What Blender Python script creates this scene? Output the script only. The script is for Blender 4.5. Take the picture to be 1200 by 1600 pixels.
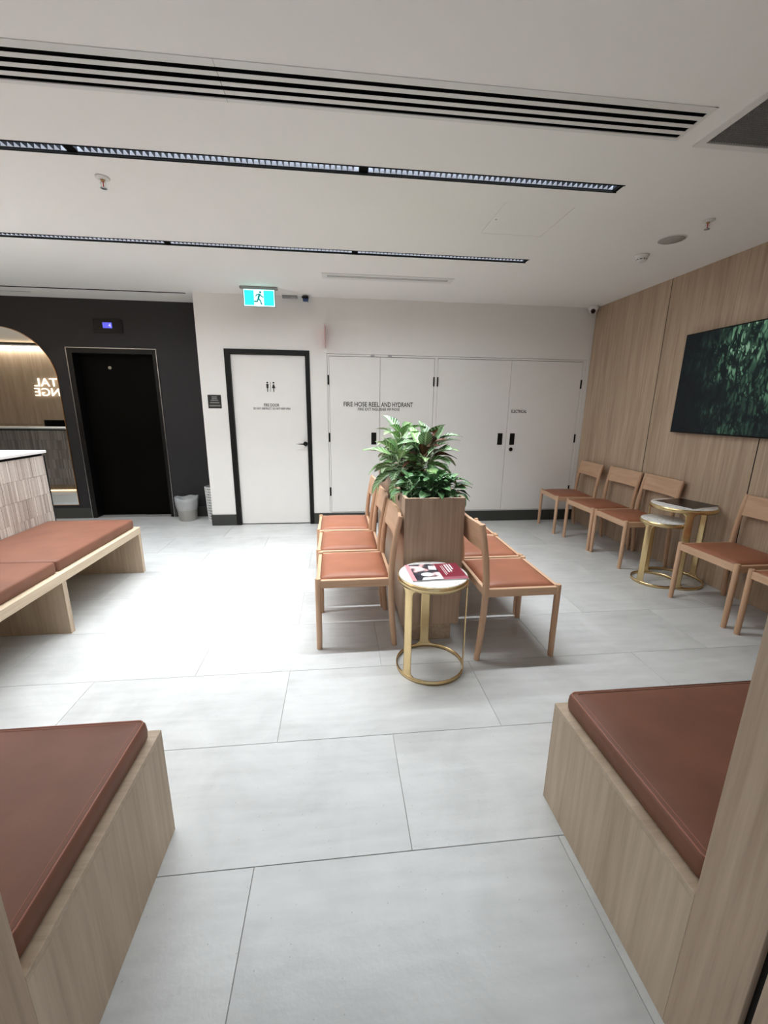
import bpy, bmesh, math, random
from mathutils import Vector, Matrix
random.seed(7)
for o in list(bpy.data.objects):
    bpy.data.objects.remove(o)
SC = bpy.context.scene
COL = SC.collection

# ------------------------------------------------------------------ camera
F_PX, YAW, PITCH, ROLL, CAM_H = 646.42, 0.10959, 0.24494, 0.01116, 1.4233
cy_, sy_, cp_, sp_ = math.cos(YAW), math.sin(YAW), math.cos(PITCH), math.sin(PITCH)
fwd = Vector((sy_ * cp_, cy_ * cp_, -sp_))
r0 = Vector((cy_, -sy_, 0))
u0 = r0.cross(fwd)
rgt = r0 * math.cos(ROLL) + u0 * math.sin(ROLL)
upv = u0 * math.cos(ROLL) - r0 * math.sin(ROLL)
cam_d = bpy.data.cameras.new('camera')
cam_d.sensor_fit = 'HORIZONTAL'
cam_d.sensor_width = 36.0
cam_d.lens = F_PX / 1200.0 * 36.0
cam_d.clip_start = 0.02
cam = bpy.data.objects.new('camera', cam_d)
COL.objects.link(cam)
cam.matrix_world = Matrix(((rgt.x, upv.x, -fwd.x, 0), (rgt.y, upv.y, -fwd.y, 0), (rgt.z, upv.z, -fwd.z, CAM_H), (0, 0, 0, 1)))
SC.camera = cam

# ------------------------------------------------------------------ world, exposure, light levels
world = bpy.data.worlds.new('world')
SC.world = world
world.use_nodes = True
bg = world.node_tree.nodes['Background']
bg.inputs[0].default_value = (0.80, 0.90, 1.0, 1)
bg.inputs[1].default_value = 0.55
SC.view_settings.view_transform = 'Standard'
SC.view_settings.look = 'None'
SC.view_settings.exposure = 0.20
SC.view_settings.gamma = 1.0
SC.view_settings.use_curve_mapping = False
MODULE_W = 9.7        # watts of one module of the linear ceiling lights, the part the louvre cuts off
SPILL_W = 8.7          # and its soft sideways spill
MODULE_SPREAD = math.radians(90)
MODULE_COL = (0.90, 0.955, 1.0)
COVE_W = 34.0

H = 2.622              # ceiling height
YB = 5.11              # back wall
YE = 5.59              # elevator wall
XR = 3.10              # right wall
XC = -1.552            # corner between back wall and elevator lobby
XL = -8.0

# ------------------------------------------------------------------ materials
def s2l(c):
    return tuple((v / 12.92 if v <= 0.04045 else ((v + 0.055) / 1.055) ** 2.4) for v in [x / 255.0 for x in c])
def rgba(c):
    return (*s2l(c), 1.0)
def new_mat(name):
    m = bpy.data.materials.new(name)
    m.use_nodes = True
    nt = m.node_tree
    return m, nt, nt.nodes['Principled BSDF']
def node(nt, typ, **kw):
    n = nt.nodes.new(typ)
    for k, v in kw.items():
        if k.startswith('i_'):
            n.inputs[k[2:].replace('_', ' ')].default_value = v
        else:
            setattr(n, k, v)
    return n
def ramp(nt, stops):
    n = nt.nodes.new('ShaderNodeValToRGB')
    e = n.color_ramp.elements
    while len(e) < len(stops):
        e.new(0.5)
    for el, (p, c) in zip(e, stops):
        el.position = p
        el.color = c
    return n
def plain(name, col, rough=0.5, metal=0.0, spec=0.5, var=0.0, vscale=6.0, bump=0.0, bscale=200.0, emit=None, estr=0.0):
    m, nt, b = new_mat(name)
    b.inputs['Roughness'].default_value = rough
    b.inputs['Metallic'].default_value = metal
    b.inputs['Specular IOR Level'].default_value = spec
    L = nt.links
    tc = node(nt, 'ShaderNodeTexCoord')
    nz = node(nt, 'ShaderNodeTexNoise', i_Scale=vscale, i_Detail=4.0)
    L.new(tc.outputs['Object'], nz.inputs['Vector'])
    c = s2l(col)
    lo = tuple(max(0, v * (1 - var)) for v in c) + (1,)
    hi = tuple(min(1, v * (1 + var)) for v in c) + (1,)
    rp = ramp(nt, [(0.3, lo), (0.7, hi)])
    L.new(nz.outputs['Fac'], rp.inputs['Fac'])
    L.new(rp.outputs['Color'], b.inputs['Base Color'])
    if bump > 0:
        n2 = node(nt, 'ShaderNodeTexNoise', i_Scale=bscale, i_Detail=3.0)
        L.new(tc.outputs['Object'], n2.inputs['Vector'])
        bp = node(nt, 'ShaderNodeBump', i_Strength=bump, i_Distance=0.002)
        L.new(n2.outputs['Fac'], bp.inputs['Height'])
        L.new(bp.outputs['Normal'], b.inputs['Normal'])
    if emit:
        b.inputs['Emission Color'].default_value = rgba(emit)
        b.inputs['Emission Strength'].default_value = estr
    return m
def wood(name, dark, light, axis='Z', fine=70.0, coarse=14.0, rough=0.5, contrast=1.0):
    m, nt, b = new_mat(name)
    L = nt.links
    b.inputs['Roughness'].default_value = rough
    b.inputs['Specular IOR Level'].default_value = 0.35
    tc = node(nt, 'ShaderNodeTexCoord')
    oi = node(nt, 'ShaderNodeObjectInfo')
    ml = node(nt, 'ShaderNodeMath', operation='MULTIPLY')
    ml.inputs[1].default_value = 37.0
    L.new(oi.outputs['Random'], ml.inputs[0])
    va = node(nt, 'ShaderNodeVectorMath', operation='ADD')
    L.new(tc.outputs['Object'], va.inputs[0])
    L.new(ml.outputs[0], va.inputs[1])
    def streak(sc, along, det):
        mp = node(nt, 'ShaderNodeMapping')
        s = [sc, sc, sc]
        s['XYZ'.index(axis)] = along
        mp.inputs['Scale'].default_value = s
        L.new(va.outputs[0], mp.inputs['Vector'])
        nz = node(nt, 'ShaderNodeTexNoise', i_Scale=1.0, i_Detail=det, i_Roughness=0.6)
        L.new(mp.outputs[0], nz.inputs['Vector'])
        return nz
    a = streak(coarse, 0.7, 3.0)
    c = streak(fine, 2.2, 4.0)
    mx = node(nt, 'ShaderNodeMix', data_type='FLOAT')
    mx.inputs['Factor'].default_value = 0.55
    L.new(a.outputs['Fac'], mx.inputs['A'])
    L.new(c.outputs['Fac'], mx.inputs['B'])
    d, l = rgba(dark), rgba(light)
    w = 0.17 / contrast
    rp = ramp(nt, [(0.5 - w, d), (0.5 + w, l)])
    L.new(mx.outputs['Result'], rp.inputs['Fac'])
    L.new(rp.outputs['Color'], b.inputs['Base Color'])
    bp = node(nt, 'ShaderNodeBump', i_Strength=0.12, i_Distance=0.002)
    L.new(c.outputs['Fac'], bp.inputs['Height'])
    L.new(bp.outputs['Normal'], b.inputs['Normal'])
    return m
def leather(name, col, rough=0.42):
    m, nt, b = new_mat(name)
    L = nt.links
    b.inputs['Roughness'].default_value = rough
    b.inputs['Specular IOR Level'].default_value = 0.32
    tc = node(nt, 'ShaderNodeTexCoord')
    nz = node(nt, 'ShaderNodeTexNoise', i_Scale=5.0, i_Detail=5.0)
    L.new(tc.outputs['Object'], nz.inputs['Vector'])
    c = s2l(col)
    rp = ramp(nt, [(0.3, (*[v * 0.86 for v in c], 1)), (0.7, (*[min(1, v * 1.14) for v in c], 1))])
    L.new(nz.outputs['Fac'], rp.inputs['Fac'])
    L.new(rp.outputs['Color'], b.inputs['Base Color'])
    vo = node(nt, 'ShaderNodeTexVoronoi', i_Scale=420.0)
    L.new(tc.outputs['Object'], vo.inputs['Vector'])
    bp = node(nt, 'ShaderNodeBump', i_Strength=0.12, i_Distance=0.001)
    L.new(vo.outputs['Distance'], bp.inputs['Height'])
    L.new(bp.outputs['Normal'], b.inputs['Normal'])
    return m
def tile_floor():
    m, nt, b = new_mat('floor_tile')
    L = nt.links
    tc = node(nt, 'ShaderNodeTexCoord')
    geo = node(nt, 'ShaderNodeNewGeometry')
    oi = node(nt, 'ShaderNodeObjectInfo')
    ml = node(nt, 'ShaderNodeMath', operation='MULTIPLY')
    ml.inputs[1].default_value = 51.0
    L.new(oi.outputs['Random'], ml.inputs[0])
    va = node(nt, 'ShaderNodeVectorMath', operation='ADD')
    L.new(tc.outputs['Object'], va.inputs[0])
    L.new(ml.outputs[0], va.inputs[1])
    n1 = node(nt, 'ShaderNodeTexNoise', i_Scale=2.6, i_Detail=6.0, i_Roughness=0.62)
    n1.inputs['Distortion'].default_value = 0.6
    L.new(va.outputs[0], n1.inputs['Vector'])
    mp = node(nt, 'ShaderNodeMapping')
    mp.inputs['Scale'].default_value = (2.0, 14.0, 1.0)
    mp.inputs['Rotation'].default_value = (0, 0, 0.5)
    L.new(va.outputs[0], mp.inputs['Vector'])
    n2 = node(nt, 'ShaderNodeTexNoise', i_Scale=2.0, i_Detail=5.0)
    L.new(mp.outputs[0], n2.inputs['Vector'])
    n3 = node(nt, 'ShaderNodeTexVoronoi', i_Scale=30.0)
    L.new(va.outputs[0], n3.inputs['Vector'])
    mx = node(nt, 'ShaderNodeMix', data_type='FLOAT')
    mx.inputs['Factor'].default_value = 0.35
    L.new(n1.outputs['Fac'], mx.inputs['A'])
    L.new(n2.outputs['Fac'], mx.inputs['B'])
    rp = ramp(nt, [(0.33, rgba((182, 182, 180))), (0.5, rgba((196, 196, 194))), (0.68, rgba((207, 207, 205)))])
    L.new(mx.outputs['Result'], rp.inputs['Fac'])
    sp = ramp(nt, [(0.035, (0.62, 0.60, 0.57, 1)), (0.075, (1, 1, 1, 1))])
    L.new(n3.outputs['Distance'], sp.inputs['Fac'])
    mc = node(nt, 'ShaderNodeMix', data_type='RGBA', blend_type='MULTIPLY')
    mc.inputs['Factor'].default_value = 0.8
    L.new(rp.outputs['Color'], mc.inputs['A'])
    L.new(sp.outputs['Color'], mc.inputs['B'])
    mr = node(nt, 'ShaderNodeMapRange')
    mr.inputs['To Min'].default_value = 0.965
    mr.inputs['To Max'].default_value = 1.02
    L.new(oi.outputs['Random'], mr.inputs['Value'])
    hs = node(nt, 'ShaderNodeHueSaturation')
    L.new(mr.outputs[0], hs.inputs['Value'])
    L.new(mc.outputs['Result'], hs.inputs['Color'])
    L.new(hs.outputs[0], b.inputs['Base Color'])
    b.inputs['Roughness'].default_value = 0.34
    b.inputs['Specular IOR Level'].default_value = 0.5
    n4 = node(nt, 'ShaderNodeTexNoise', i_Scale=70.0, i_Detail=3.0)
    L.new(va.outputs[0], n4.inputs['Vector'])
    bp = node(nt, 'ShaderNodeBump', i_Strength=0.16, i_Distance=0.003)
    L.new(n4.outputs['Fac'], bp.inputs['Height'])
    L.new(bp.outputs['Normal'], b.inputs['Normal'])
    return m
def marble():
    m, nt, b = new_mat('white_marble')
    L = nt.links
    tc = node(nt, 'ShaderNodeTexCoord')
    nz = node(nt, 'ShaderNodeTexNoise', i_Scale=5.0, i_Detail=7.0)
    nz.inputs['Distortion'].default_value = 2.2
    L.new(tc.outputs['Object'], nz.inputs['Vector'])
    rp = ramp(nt, [(0.0, rgba((238, 237, 234))), (0.47, rgba((238, 237, 234))), (0.5, rgba((205, 203, 199))), (0.53, rgba((238, 237, 234))), (1.0, rgba((230, 229, 226)))])
    L.new(nz.outputs['Fac'], rp.inputs['Fac'])
    L.new(rp.outputs['Color'], b.inputs['Base Color'])
    b.inputs['Roughness'].default_value = 0.2
    return m
def kitkat():
    m, nt, b = new_mat('finger_tile')
    L = nt.links
    geo = node(nt, 'ShaderNodeNewGeometry')
    tc = node(nt, 'ShaderNodeTexCoord')
    rp = ramp(nt, [(0.0, rgba((170, 155, 145))), (0.35, rgba((192, 179, 169))), (0.7, rgba((204, 192, 182))), (1.0, rgba((220, 209, 199)))])
    L.new(geo.outputs['Random Per Island'], rp.inputs['Fac'])
    nz = node(nt, 'ShaderNodeTexNoise', i_Scale=60.0, i_Detail=4.0)
    L.new(tc.outputs['Object'], nz.inputs['Vector'])
    mr = node(nt, 'ShaderNodeMapRange')
    mr.inputs['To Min'].default_value = 0.85
    mr.inputs['To Max'].default_value = 1.12
    L.new(nz.outputs['Fac'], mr.inputs['Value'])
    hs = node(nt, 'ShaderNodeHueSaturation')
    L.new(mr.outputs[0], hs.inputs['Value'])
    L.new(rp.outputs['Color'], hs.inputs['Color'])
    L.new(hs.outputs[0], b.inputs['Base Color'])
    b.inputs['Roughness'].default_value = 0.35
    return m
def leaf_mat(name, body, edge, vein, veinw=0.5):
    m, nt, b = new_mat(name)
    L = nt.links
    uv = node(nt, 'ShaderNodeUVMap', uv_map='leaf')
    sx = node(nt, 'ShaderNodeSeparateXYZ')
    L.new(uv.outputs[0], sx.inputs[0])
    sub = node(nt, 'ShaderNodeMath', operation='SUBTRACT')
    sub.inputs[1].default_value = 0.5
    L.new(sx.outputs['X'], sub.inputs[0])
    ab = node(nt, 'ShaderNodeMath', operation='ABSOLUTE')
    L.new(sub.outputs[0], ab.inputs[0])
    # side veins run outward and towards the tip
    m1 = node(nt, 'ShaderNodeMath', operation='MULTIPLY_ADD')
    m1.inputs[1].default_value = -0.55
    L.new(ab.outputs[0], m1.inputs[0])
    L.new(sx.outputs['Y'], m1.inputs[2])
    sn = node(nt, 'ShaderNodeMath', operation='MULTIPLY')
    sn.inputs[1].default_value = 46.0
    L.new(m1.outputs[0], sn.inputs[0])
    si = node(nt, 'ShaderNodeMath', operation='SINE')
    L.new(sn.outputs[0], si.inputs[0])
    mid = node(nt, 'ShaderNodeMapRange')
    mid.inputs['From Min'].default_value = 0.02
    mid.inputs['From Max'].default_value = 0.09
    mid.inputs['To Min'].default_value = 1.0
    mid.inputs['To Max'].default_value = 0.0
    L.new(ab.outputs[0], mid.inputs['Value'])
    sv = node(nt, 'ShaderNodeMapRange')
    sv.inputs['From Min'].default_value = 0.35
    sv.inputs['From Max'].default_value = 0.95
    sv.inputs['To Max'].default_value = veinw
    L.new(si.outputs[0], sv.inputs['Value'])
    mxv = node(nt, 'ShaderNodeMath', operation='MAXIMUM')
    L.new(mid.outputs[0], mxv.inputs[0])
    L.new(sv.outputs[0], mxv.inputs[1])
    ed = node(nt, 'ShaderNodeMapRange')
    ed.inputs['From Min'].default_value = 0.25
    ed.inputs['From Max'].default_value = 0.5
    L.new(ab.outputs[0], ed.inputs['Value'])
    c1 = node(nt, 'ShaderNodeMix', data_type='RGBA')
    c1.inputs['A'].default_value = rgba(body)
    c1.inputs['B'].default_value = rgba(edge)
    L.new(ed.outputs[0], c1.inputs['Factor'])
    c2 = node(nt, 'ShaderNodeMix', data_type='RGBA')
    c2.inputs['B'].default_value = rgba(vein)
    L.new(mxv.outputs[0], c2.inputs['Factor'])
    L.new(c1.outputs['Result'], c2.inputs['A'])
    oi = node(nt, 'ShaderNodeObjectInfo')
    mr = node(nt, 'ShaderNodeMapRange')
    mr.inputs['To Min'].default_value = 0.65
    mr.inputs['To Max'].default_value = 1.3
    L.new(oi.outputs['Random'], mr.inputs['Value'])
    hs = node(nt, 'ShaderNodeHueSaturation')
    L.new(mr.outputs[0], hs.inputs['Value'])
    L.new(c2.outputs['Result'], hs.inputs['Color'])
    L.new(hs.outputs[0], b.inputs['Base Color'])
    b.inputs['Roughness'].default_value = 0.32
    return m
def jungle_screen():
    m, nt, b = new_mat('jungle_screen')
    L = nt.links
    uv = node(nt, 'ShaderNodeUVMap', uv_map='screen')
    sx = node(nt, 'ShaderNodeSeparateXYZ')
    L.new(uv.outputs[0], sx.inputs[0])
    def leaves(scale, rot, stretch, seed):
        mp = node(nt, 'ShaderNodeMapping')
        mp.inputs['Rotation'].default_value = (0, 0, rot)
        mp.inputs['Location'].default_value = (seed, seed * 0.7, 0)
        mp.inputs['Scale'].default_value = (1.78 * scale, scale * stretch, 1)
        nz = node(nt, 'ShaderNodeTexNoise', i_Scale=3.5, i_Detail=3.0)
        L.new(uv.outputs[0], nz.inputs['Vector'])
        ad = node(nt, 'ShaderNodeMix', data_type='VECTOR')
        ad.inputs['Factor'].default_value = 0.045
        L.new(uv.outputs[0], ad.inputs['A'])
        L.new(nz.outputs['Color'], ad.inputs['B'])
        L.new(ad.outputs['Result'], mp.inputs['Vector'])
        vo = node(nt, 'ShaderNodeTexVoronoi', feature='F1', i_Scale=1.0)
        L.new(mp.outputs[0], vo.inputs['Vector'])
        ed = node(nt, 'ShaderNodeTexVoronoi', feature='DISTANCE_TO_EDGE', i_Scale=1.0)
        L.new(mp.outputs[0], ed.inputs['Vector'])
        sc = node(nt, 'ShaderNodeSeparateColor')
        L.new(vo.outputs['Color'], sc.inputs[0])
        th = node(nt, 'ShaderNodeMapRange')
        th.inputs['From Min'].default_value = 0.42
        th.inputs['From Max'].default_value = 1.0
        L.new(sc.outputs['Red'], th.inputs['Value'])
        eg = node(nt, 'ShaderNodeMapRange')
        eg.inputs['From Min'].default_value = 0.03
        eg.inputs['From Max'].default_value = 0.22
        L.new(ed.outputs['Distance'], eg.inputs['Value'])
        mu = node(nt, 'ShaderNodeMath', operation='MULTIPLY')
        L.new(th.outputs[0], mu.inputs[0])
        L.new(eg.outputs[0], mu.inputs[1])
        return mu
    a = leaves(26.0, 0.85, 0.27, 3.1)
    c = leaves(34.0, -0.75, 0.3, 9.7)
    d = leaves(60.0, 0.25, 0.45, 5.2)
    s1 = node(nt, 'ShaderNodeMath', operation='MAXIMUM')
    L.new(a.outputs[0], s1.inputs[0]); L.new(c.outputs[0], s1.inputs[1])
    s2 = node(nt, 'ShaderNodeMath', operation='MAXIMUM')
    L.new(s1.outputs[0], s2.inputs[0]); L.new(d.outputs[0], s2.inputs[1])
    # picture composition: dark undergrowth on the left, a sunlit palm clump towards the middle top
    big = node(nt, 'ShaderNodeTexNoise', i_Scale=4.0, i_Detail=2.0)
    L.new(uv.outputs[0], big.inputs['Vector'])
    bm_ = node(nt, 'ShaderNodeMapRange')
    bm_.inputs['From Min'].default_value = 0.36
    bm_.inputs['From Max'].default_value = 0.62
    bm_.inputs['To Min'].default_value = 0.25
    bm_.inputs['To Max'].default_value = 1.1
    L.new(big.outputs['Fac'], bm_.inputs['Value'])
    lx = node(nt, 'ShaderNodeMapRange')
    lx.inputs['From Min'].default_value = 0.08
    lx.inputs['From Max'].default_value = 0.36
    lx.inputs['To Min'].default_value = 0.14
    lx.inputs['To Max'].default_value = 1.05
    L.new(sx.outputs['X'], lx.inputs['Value'])
    ly = node(nt, 'ShaderNodeMapRange')
    ly.inputs['From Min'].default_value = 0.3
    ly.inputs['From Max'].default_value = 0.8
    ly.inputs['To Min'].default_value = 0.45
    ly.inputs['To Max'].default_value = 1.0
    L.new(sx.outputs['Y'], ly.inputs['Value'])
    k1 = node(nt, 'ShaderNodeMath', operation='MULTIPLY')
    L.new(lx.outputs[0], k1.inputs[0]); L.new(ly.outputs[0], k1.inputs[1])
    k2 = node(nt, 'ShaderNodeMath', operation='MULTIPLY')
    k0 = node(nt, 'ShaderNodeMath', operation='MULTIPLY')
    L.new(k1.outputs[0], k0.inputs[0]); L.new(bm_.outputs[0], k0.inputs[1])
    L.new(k0.outputs[0], k2.inputs[0]); L.new(s2.outputs[0], k2.inputs[1])
    bgm = node(nt, 'ShaderNodeMath', operation='MULTIPLY')
    bgm.inputs[1].default_value = 0.12
    L.new(big.outputs['Fac'], bgm.inputs[0])
    bg2 = node(nt, 'ShaderNodeMath', operation='MULTIPLY_ADD')
    L.new(bgm.outputs[0], bg2.inputs[0])
    L.new(k1.outputs[0], bg2.inputs[1])
    L.new(k2.outputs[0], bg2.inputs[2])
    rp = ramp(nt, [(0.0, rgba((14, 16, 20))), (0.12, rgba((22, 34, 32))), (0.35, rgba((48, 74, 60))), (0.65, rgba((86, 124, 98))), (1.0, rgba((132, 164, 138)))])
    L.new(bg2.outputs[0], rp.inputs['Fac'])
    b.inputs['Base Color'].default_value = (0.004, 0.004, 0.005, 1)
    b.inputs['Roughness'].default_value = 0.3
    b.inputs['Specular IOR Level'].default_value = 0.12
    L.new(rp.outputs['Color'], b.inputs['Emission Color'])
    b.inputs['Emission Strength'].default_value = 0.85
    return m
def booklet_cover():
    m, nt, b = new_mat('booklet_photo')
    L = nt.links
    tc = node(nt, 'ShaderNodeTexCoord')
    nz = node(nt, 'ShaderNodeTexNoise', i_Scale=11.0, i_Detail=2.0)
    L.new(tc.outputs['Object'], nz.inputs['Vector'])
    rp = ramp(nt, [(0.40, rgba((40, 42, 52))), (0.50, rgba((74, 72, 80))), (0.55, rgba((205, 160, 160))), (0.62, rgba((228, 222, 220)))])
    L.new(nz.outputs['Fac'], rp.inputs['Fac'])
    L.new(rp.outputs['Color'], b.inputs['Base Color'])
    b.inputs['Roughness'].default_value = 0.3
    return m

M = {}
M['ceiling'] = plain('ceiling_paint', (243, 240, 236), 0.85, spec=0.2, var=0.01, vscale=1.5)
M['wall'] = plain('white_wall_paint', (234, 231, 227), 0.75, spec=0.25, var=0.012, vscale=2)
M['joinery'] = plain('white_joinery', (234, 231, 227), 0.55, spec=0.35, var=0.01)
M['charcoal'] = plain('charcoal_paint', (40, 39, 41), 0.55, spec=0.35, var=0.03, vscale=3)
M['skirt'] = plain('dark_skirting', (62, 63, 59), 0.6, spec=0.3, var=0.03)
M['black'] = plain('black_metal', (11, 10, 10), 0.45, spec=0.3, var=0.05)
M['blackmat'] = plain('black_void', (10, 10, 10), 0.9, spec=0.1)
M['elevator'] = plain('black_lift_steel', (7, 6, 4), 0.5, spec=0.06, var=0.05, vscale=2)
M['silver'] = plain('satin_steel', (176, 176, 178), 0.3, metal=1.0, var=0.03)
M['brass'] = plain('brushed_brass', (224, 198, 150), 0.27, metal=1.0, var=0.05, vscale=9)
M['grout'] = plain('grout', (160, 157, 152), 0.8, var=0.03)
M['floor'] = tile_floor()
M['panel'] = wood('oak_panel', (160, 136, 114), (198, 175, 151), 'Z', fine=60, coarse=12)
M['panel_y'] = wood('oak_panel_flat', (160, 136, 114), (198, 175, 151), 'Y', fine=60, coarse=12)
M['bench'] = wood('oak_bench', (170, 149, 126), (204, 184, 160), 'Z', fine=55, coarse=10)
M['bench_y'] = wood('oak_bench_lit_top', (188, 166, 140), (216, 197, 171), 'Y', fine=55, coarse=10)  # paler bench oak, the light on the top slab put into its colour
M['bench_x'] = wood('oak_bench_crossgrain', (170, 149, 126), (204, 184, 160), 'X', fine=55, coarse=10)
M['planter'] = wood('oak_planter', (152, 126, 106), (190, 164, 140), 'Z', fine=60, coarse=14)
M['chair'] = wood('beech_chair', (184, 145, 114), (212, 175, 145), 'Z', fine=50, coarse=18, rough=0.42, contrast=0.8)
M['chair_y'] = wood('beech_chair_rail', (188, 149, 118), (214, 178, 148), 'Y', fine=50, coarse=18, rough=0.42, contrast=0.8)
M['leather'] = leather('tan_leather', (152, 97, 73), 0.42)
M['cushion'] = leather('brown_leather', (120, 79, 62), 0.5)
M['piping'] = leather('brown_piping', (168, 110, 92), 0.4)
M['marble'] = marble()
M['stone'] = plain('white_stone_top', (236, 235, 232), 0.3, var=0.02)
M['kitkat'] = kitkat()
M['soil'] = plain('potting_soil', (44, 34, 27), 0.95, var=0.4, vscale=60, bump=0.6, bscale=90)
M['leaf_var'] = leaf_mat('croton_leaf', (70, 120, 62), (38, 60, 44), (206, 224, 188), 0.85)
M['leaf_pale'] = leaf_mat('pale_leaf', (120, 168, 92), (64, 104, 60), (206, 222, 178), 0.8)
M['leaf_red'] = leaf_mat('maroon_leaf', (84, 42, 34), (58, 28, 26), (132, 96, 66), 0.35)
M['leaf_low'] = leaf_mat('glossy_low_leaf', (64, 108, 60), (46, 84, 54), (146, 176, 130), 0.4)
M['stem'] = plain('plant_stem', (86, 96, 58), 0.6, var=0.15)
M['screen'] = jungle_screen()
M['tvblack'] = plain('tv_bezel', (9, 9, 10), 0.35, spec=0.2)
M['white_plastic'] = plain('white_plastic', (226, 224, 220), 0.4, var=0.01)
M['grey_plastic'] = plain('grey_plastic', (150, 148, 146), 0.5, var=0.03)
M['grille'] = plain('speaker_grille', (172, 167, 160), 0.8, bump=0.4, bscale=500, var=0.05, vscale=300)
M['eggcrate'] = plain('return_air_grid', (140, 138, 136), 0.5, var=0.02)
M['print'] = plain('black_lettering', (26, 25, 25), 0.5)
M['print_white'] = plain('white_lettering', (225, 222, 220), 0.5)
M['print_grey'] = plain('grey_lettering', (138, 136, 134), 0.5)
M['red'] = plain('red_sign', (196, 30, 44), 0.4)
M['exit_white'] = plain('exit_white', (225, 250, 248), 0.4, emit=(205, 250, 246), estr=1.1)
M['exit_cyan'] = plain('exit_cyan', (40, 214, 200), 0.4, emit=(40, 226, 212), estr=0.95)
M['exit_dark'] = plain('exit_figure', (10, 120, 120), 0.4, emit=(12, 128, 128), estr=0.6)
M['lcd'] = plain('lift_display_lcd', (60, 60, 190), 0.3, emit=(92, 92, 214), estr=0.9)
M['lcd_digit'] = plain('lift_display_digit', (170, 170, 250), 0.3, emit=(176, 176, 255), estr=1.2)
M['led'] = plain('light_diffuser', (240, 244, 250), 0.4, emit=(225, 236, 255), estr=9.0)
M['reflector'] = plain('louvre_reflector', (236, 240, 246), 0.5)
M['blade'] = plain('louvre_blade', (60, 64, 70), 0.35, metal=0.6)
M['warm_led'] = plain('warm_led_strip', (255, 226, 186), 0.4, emit=(255, 222, 176), estr=3.0)
M['sign_glow'] = plain('sign_letters', (255, 248, 236), 0.4, emit=(255, 247, 232), estr=1.8)
M['mirror'] = plain('mirror_glass', (236, 238, 236), 0.015, metal=1.0)
M['bin'] = plain('satin_bin_steel', (178, 175, 170), 0.42, metal=0.75, var=0.03)
M['basket'] = plain('white_basket', (216, 216, 214), 0.6, var=0.03)
M['basket_dark'] = plain('basket_gap', (130, 130, 130), 0.8)
M['maroon'] = plain('maroon_cover', (128, 42, 58), 0.35, var=0.06, vscale=20)
M['pink'] = plain('pink_spine', (222, 150, 156), 0.4)
M['paper'] = plain('paper', (232, 230, 226), 0.6)
M['booklet'] = booklet_cover()
M['black_cover'] = plain('black_cover', (18, 14, 14), 0.3, spec=0.3, var=0.3, vscale=14)
M['blue'] = plain('dark_blue_lens', (38, 60, 104), 0.25)
M['lens'] = plain('dark_lens', (30, 24, 22), 0.08)
M['bronze'] = plain('mirror_edge_bronze', (190, 150, 110), 0.3, metal=1.0)
mliner, nt, b = new_mat('bin_liner')
b.inputs['Base Color'].default_value = rgba((232, 234, 236))
b.inputs['Roughness'].default_value = 0.35
b.inputs['Transmission Weight'].default_value = 0.35
b.inputs['Alpha'].default_value = 0.6
_tc = node(nt, 'ShaderNodeTexCoord'); _n = node(nt, 'ShaderNodeTexNoise', i_Scale=38.0, i_Detail=4.0)
_b = node(nt, 'ShaderNodeBump', i_Strength=0.8, i_Distance=0.01)
nt.links.new(_tc.outputs['Object'], _n.inputs['Vector']); nt.links.new(_n.outputs['Fac'], _b.inputs['Height']); nt.links.new(_b.outputs['Normal'], b.inputs['Normal'])
M['liner'] = mliner

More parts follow.
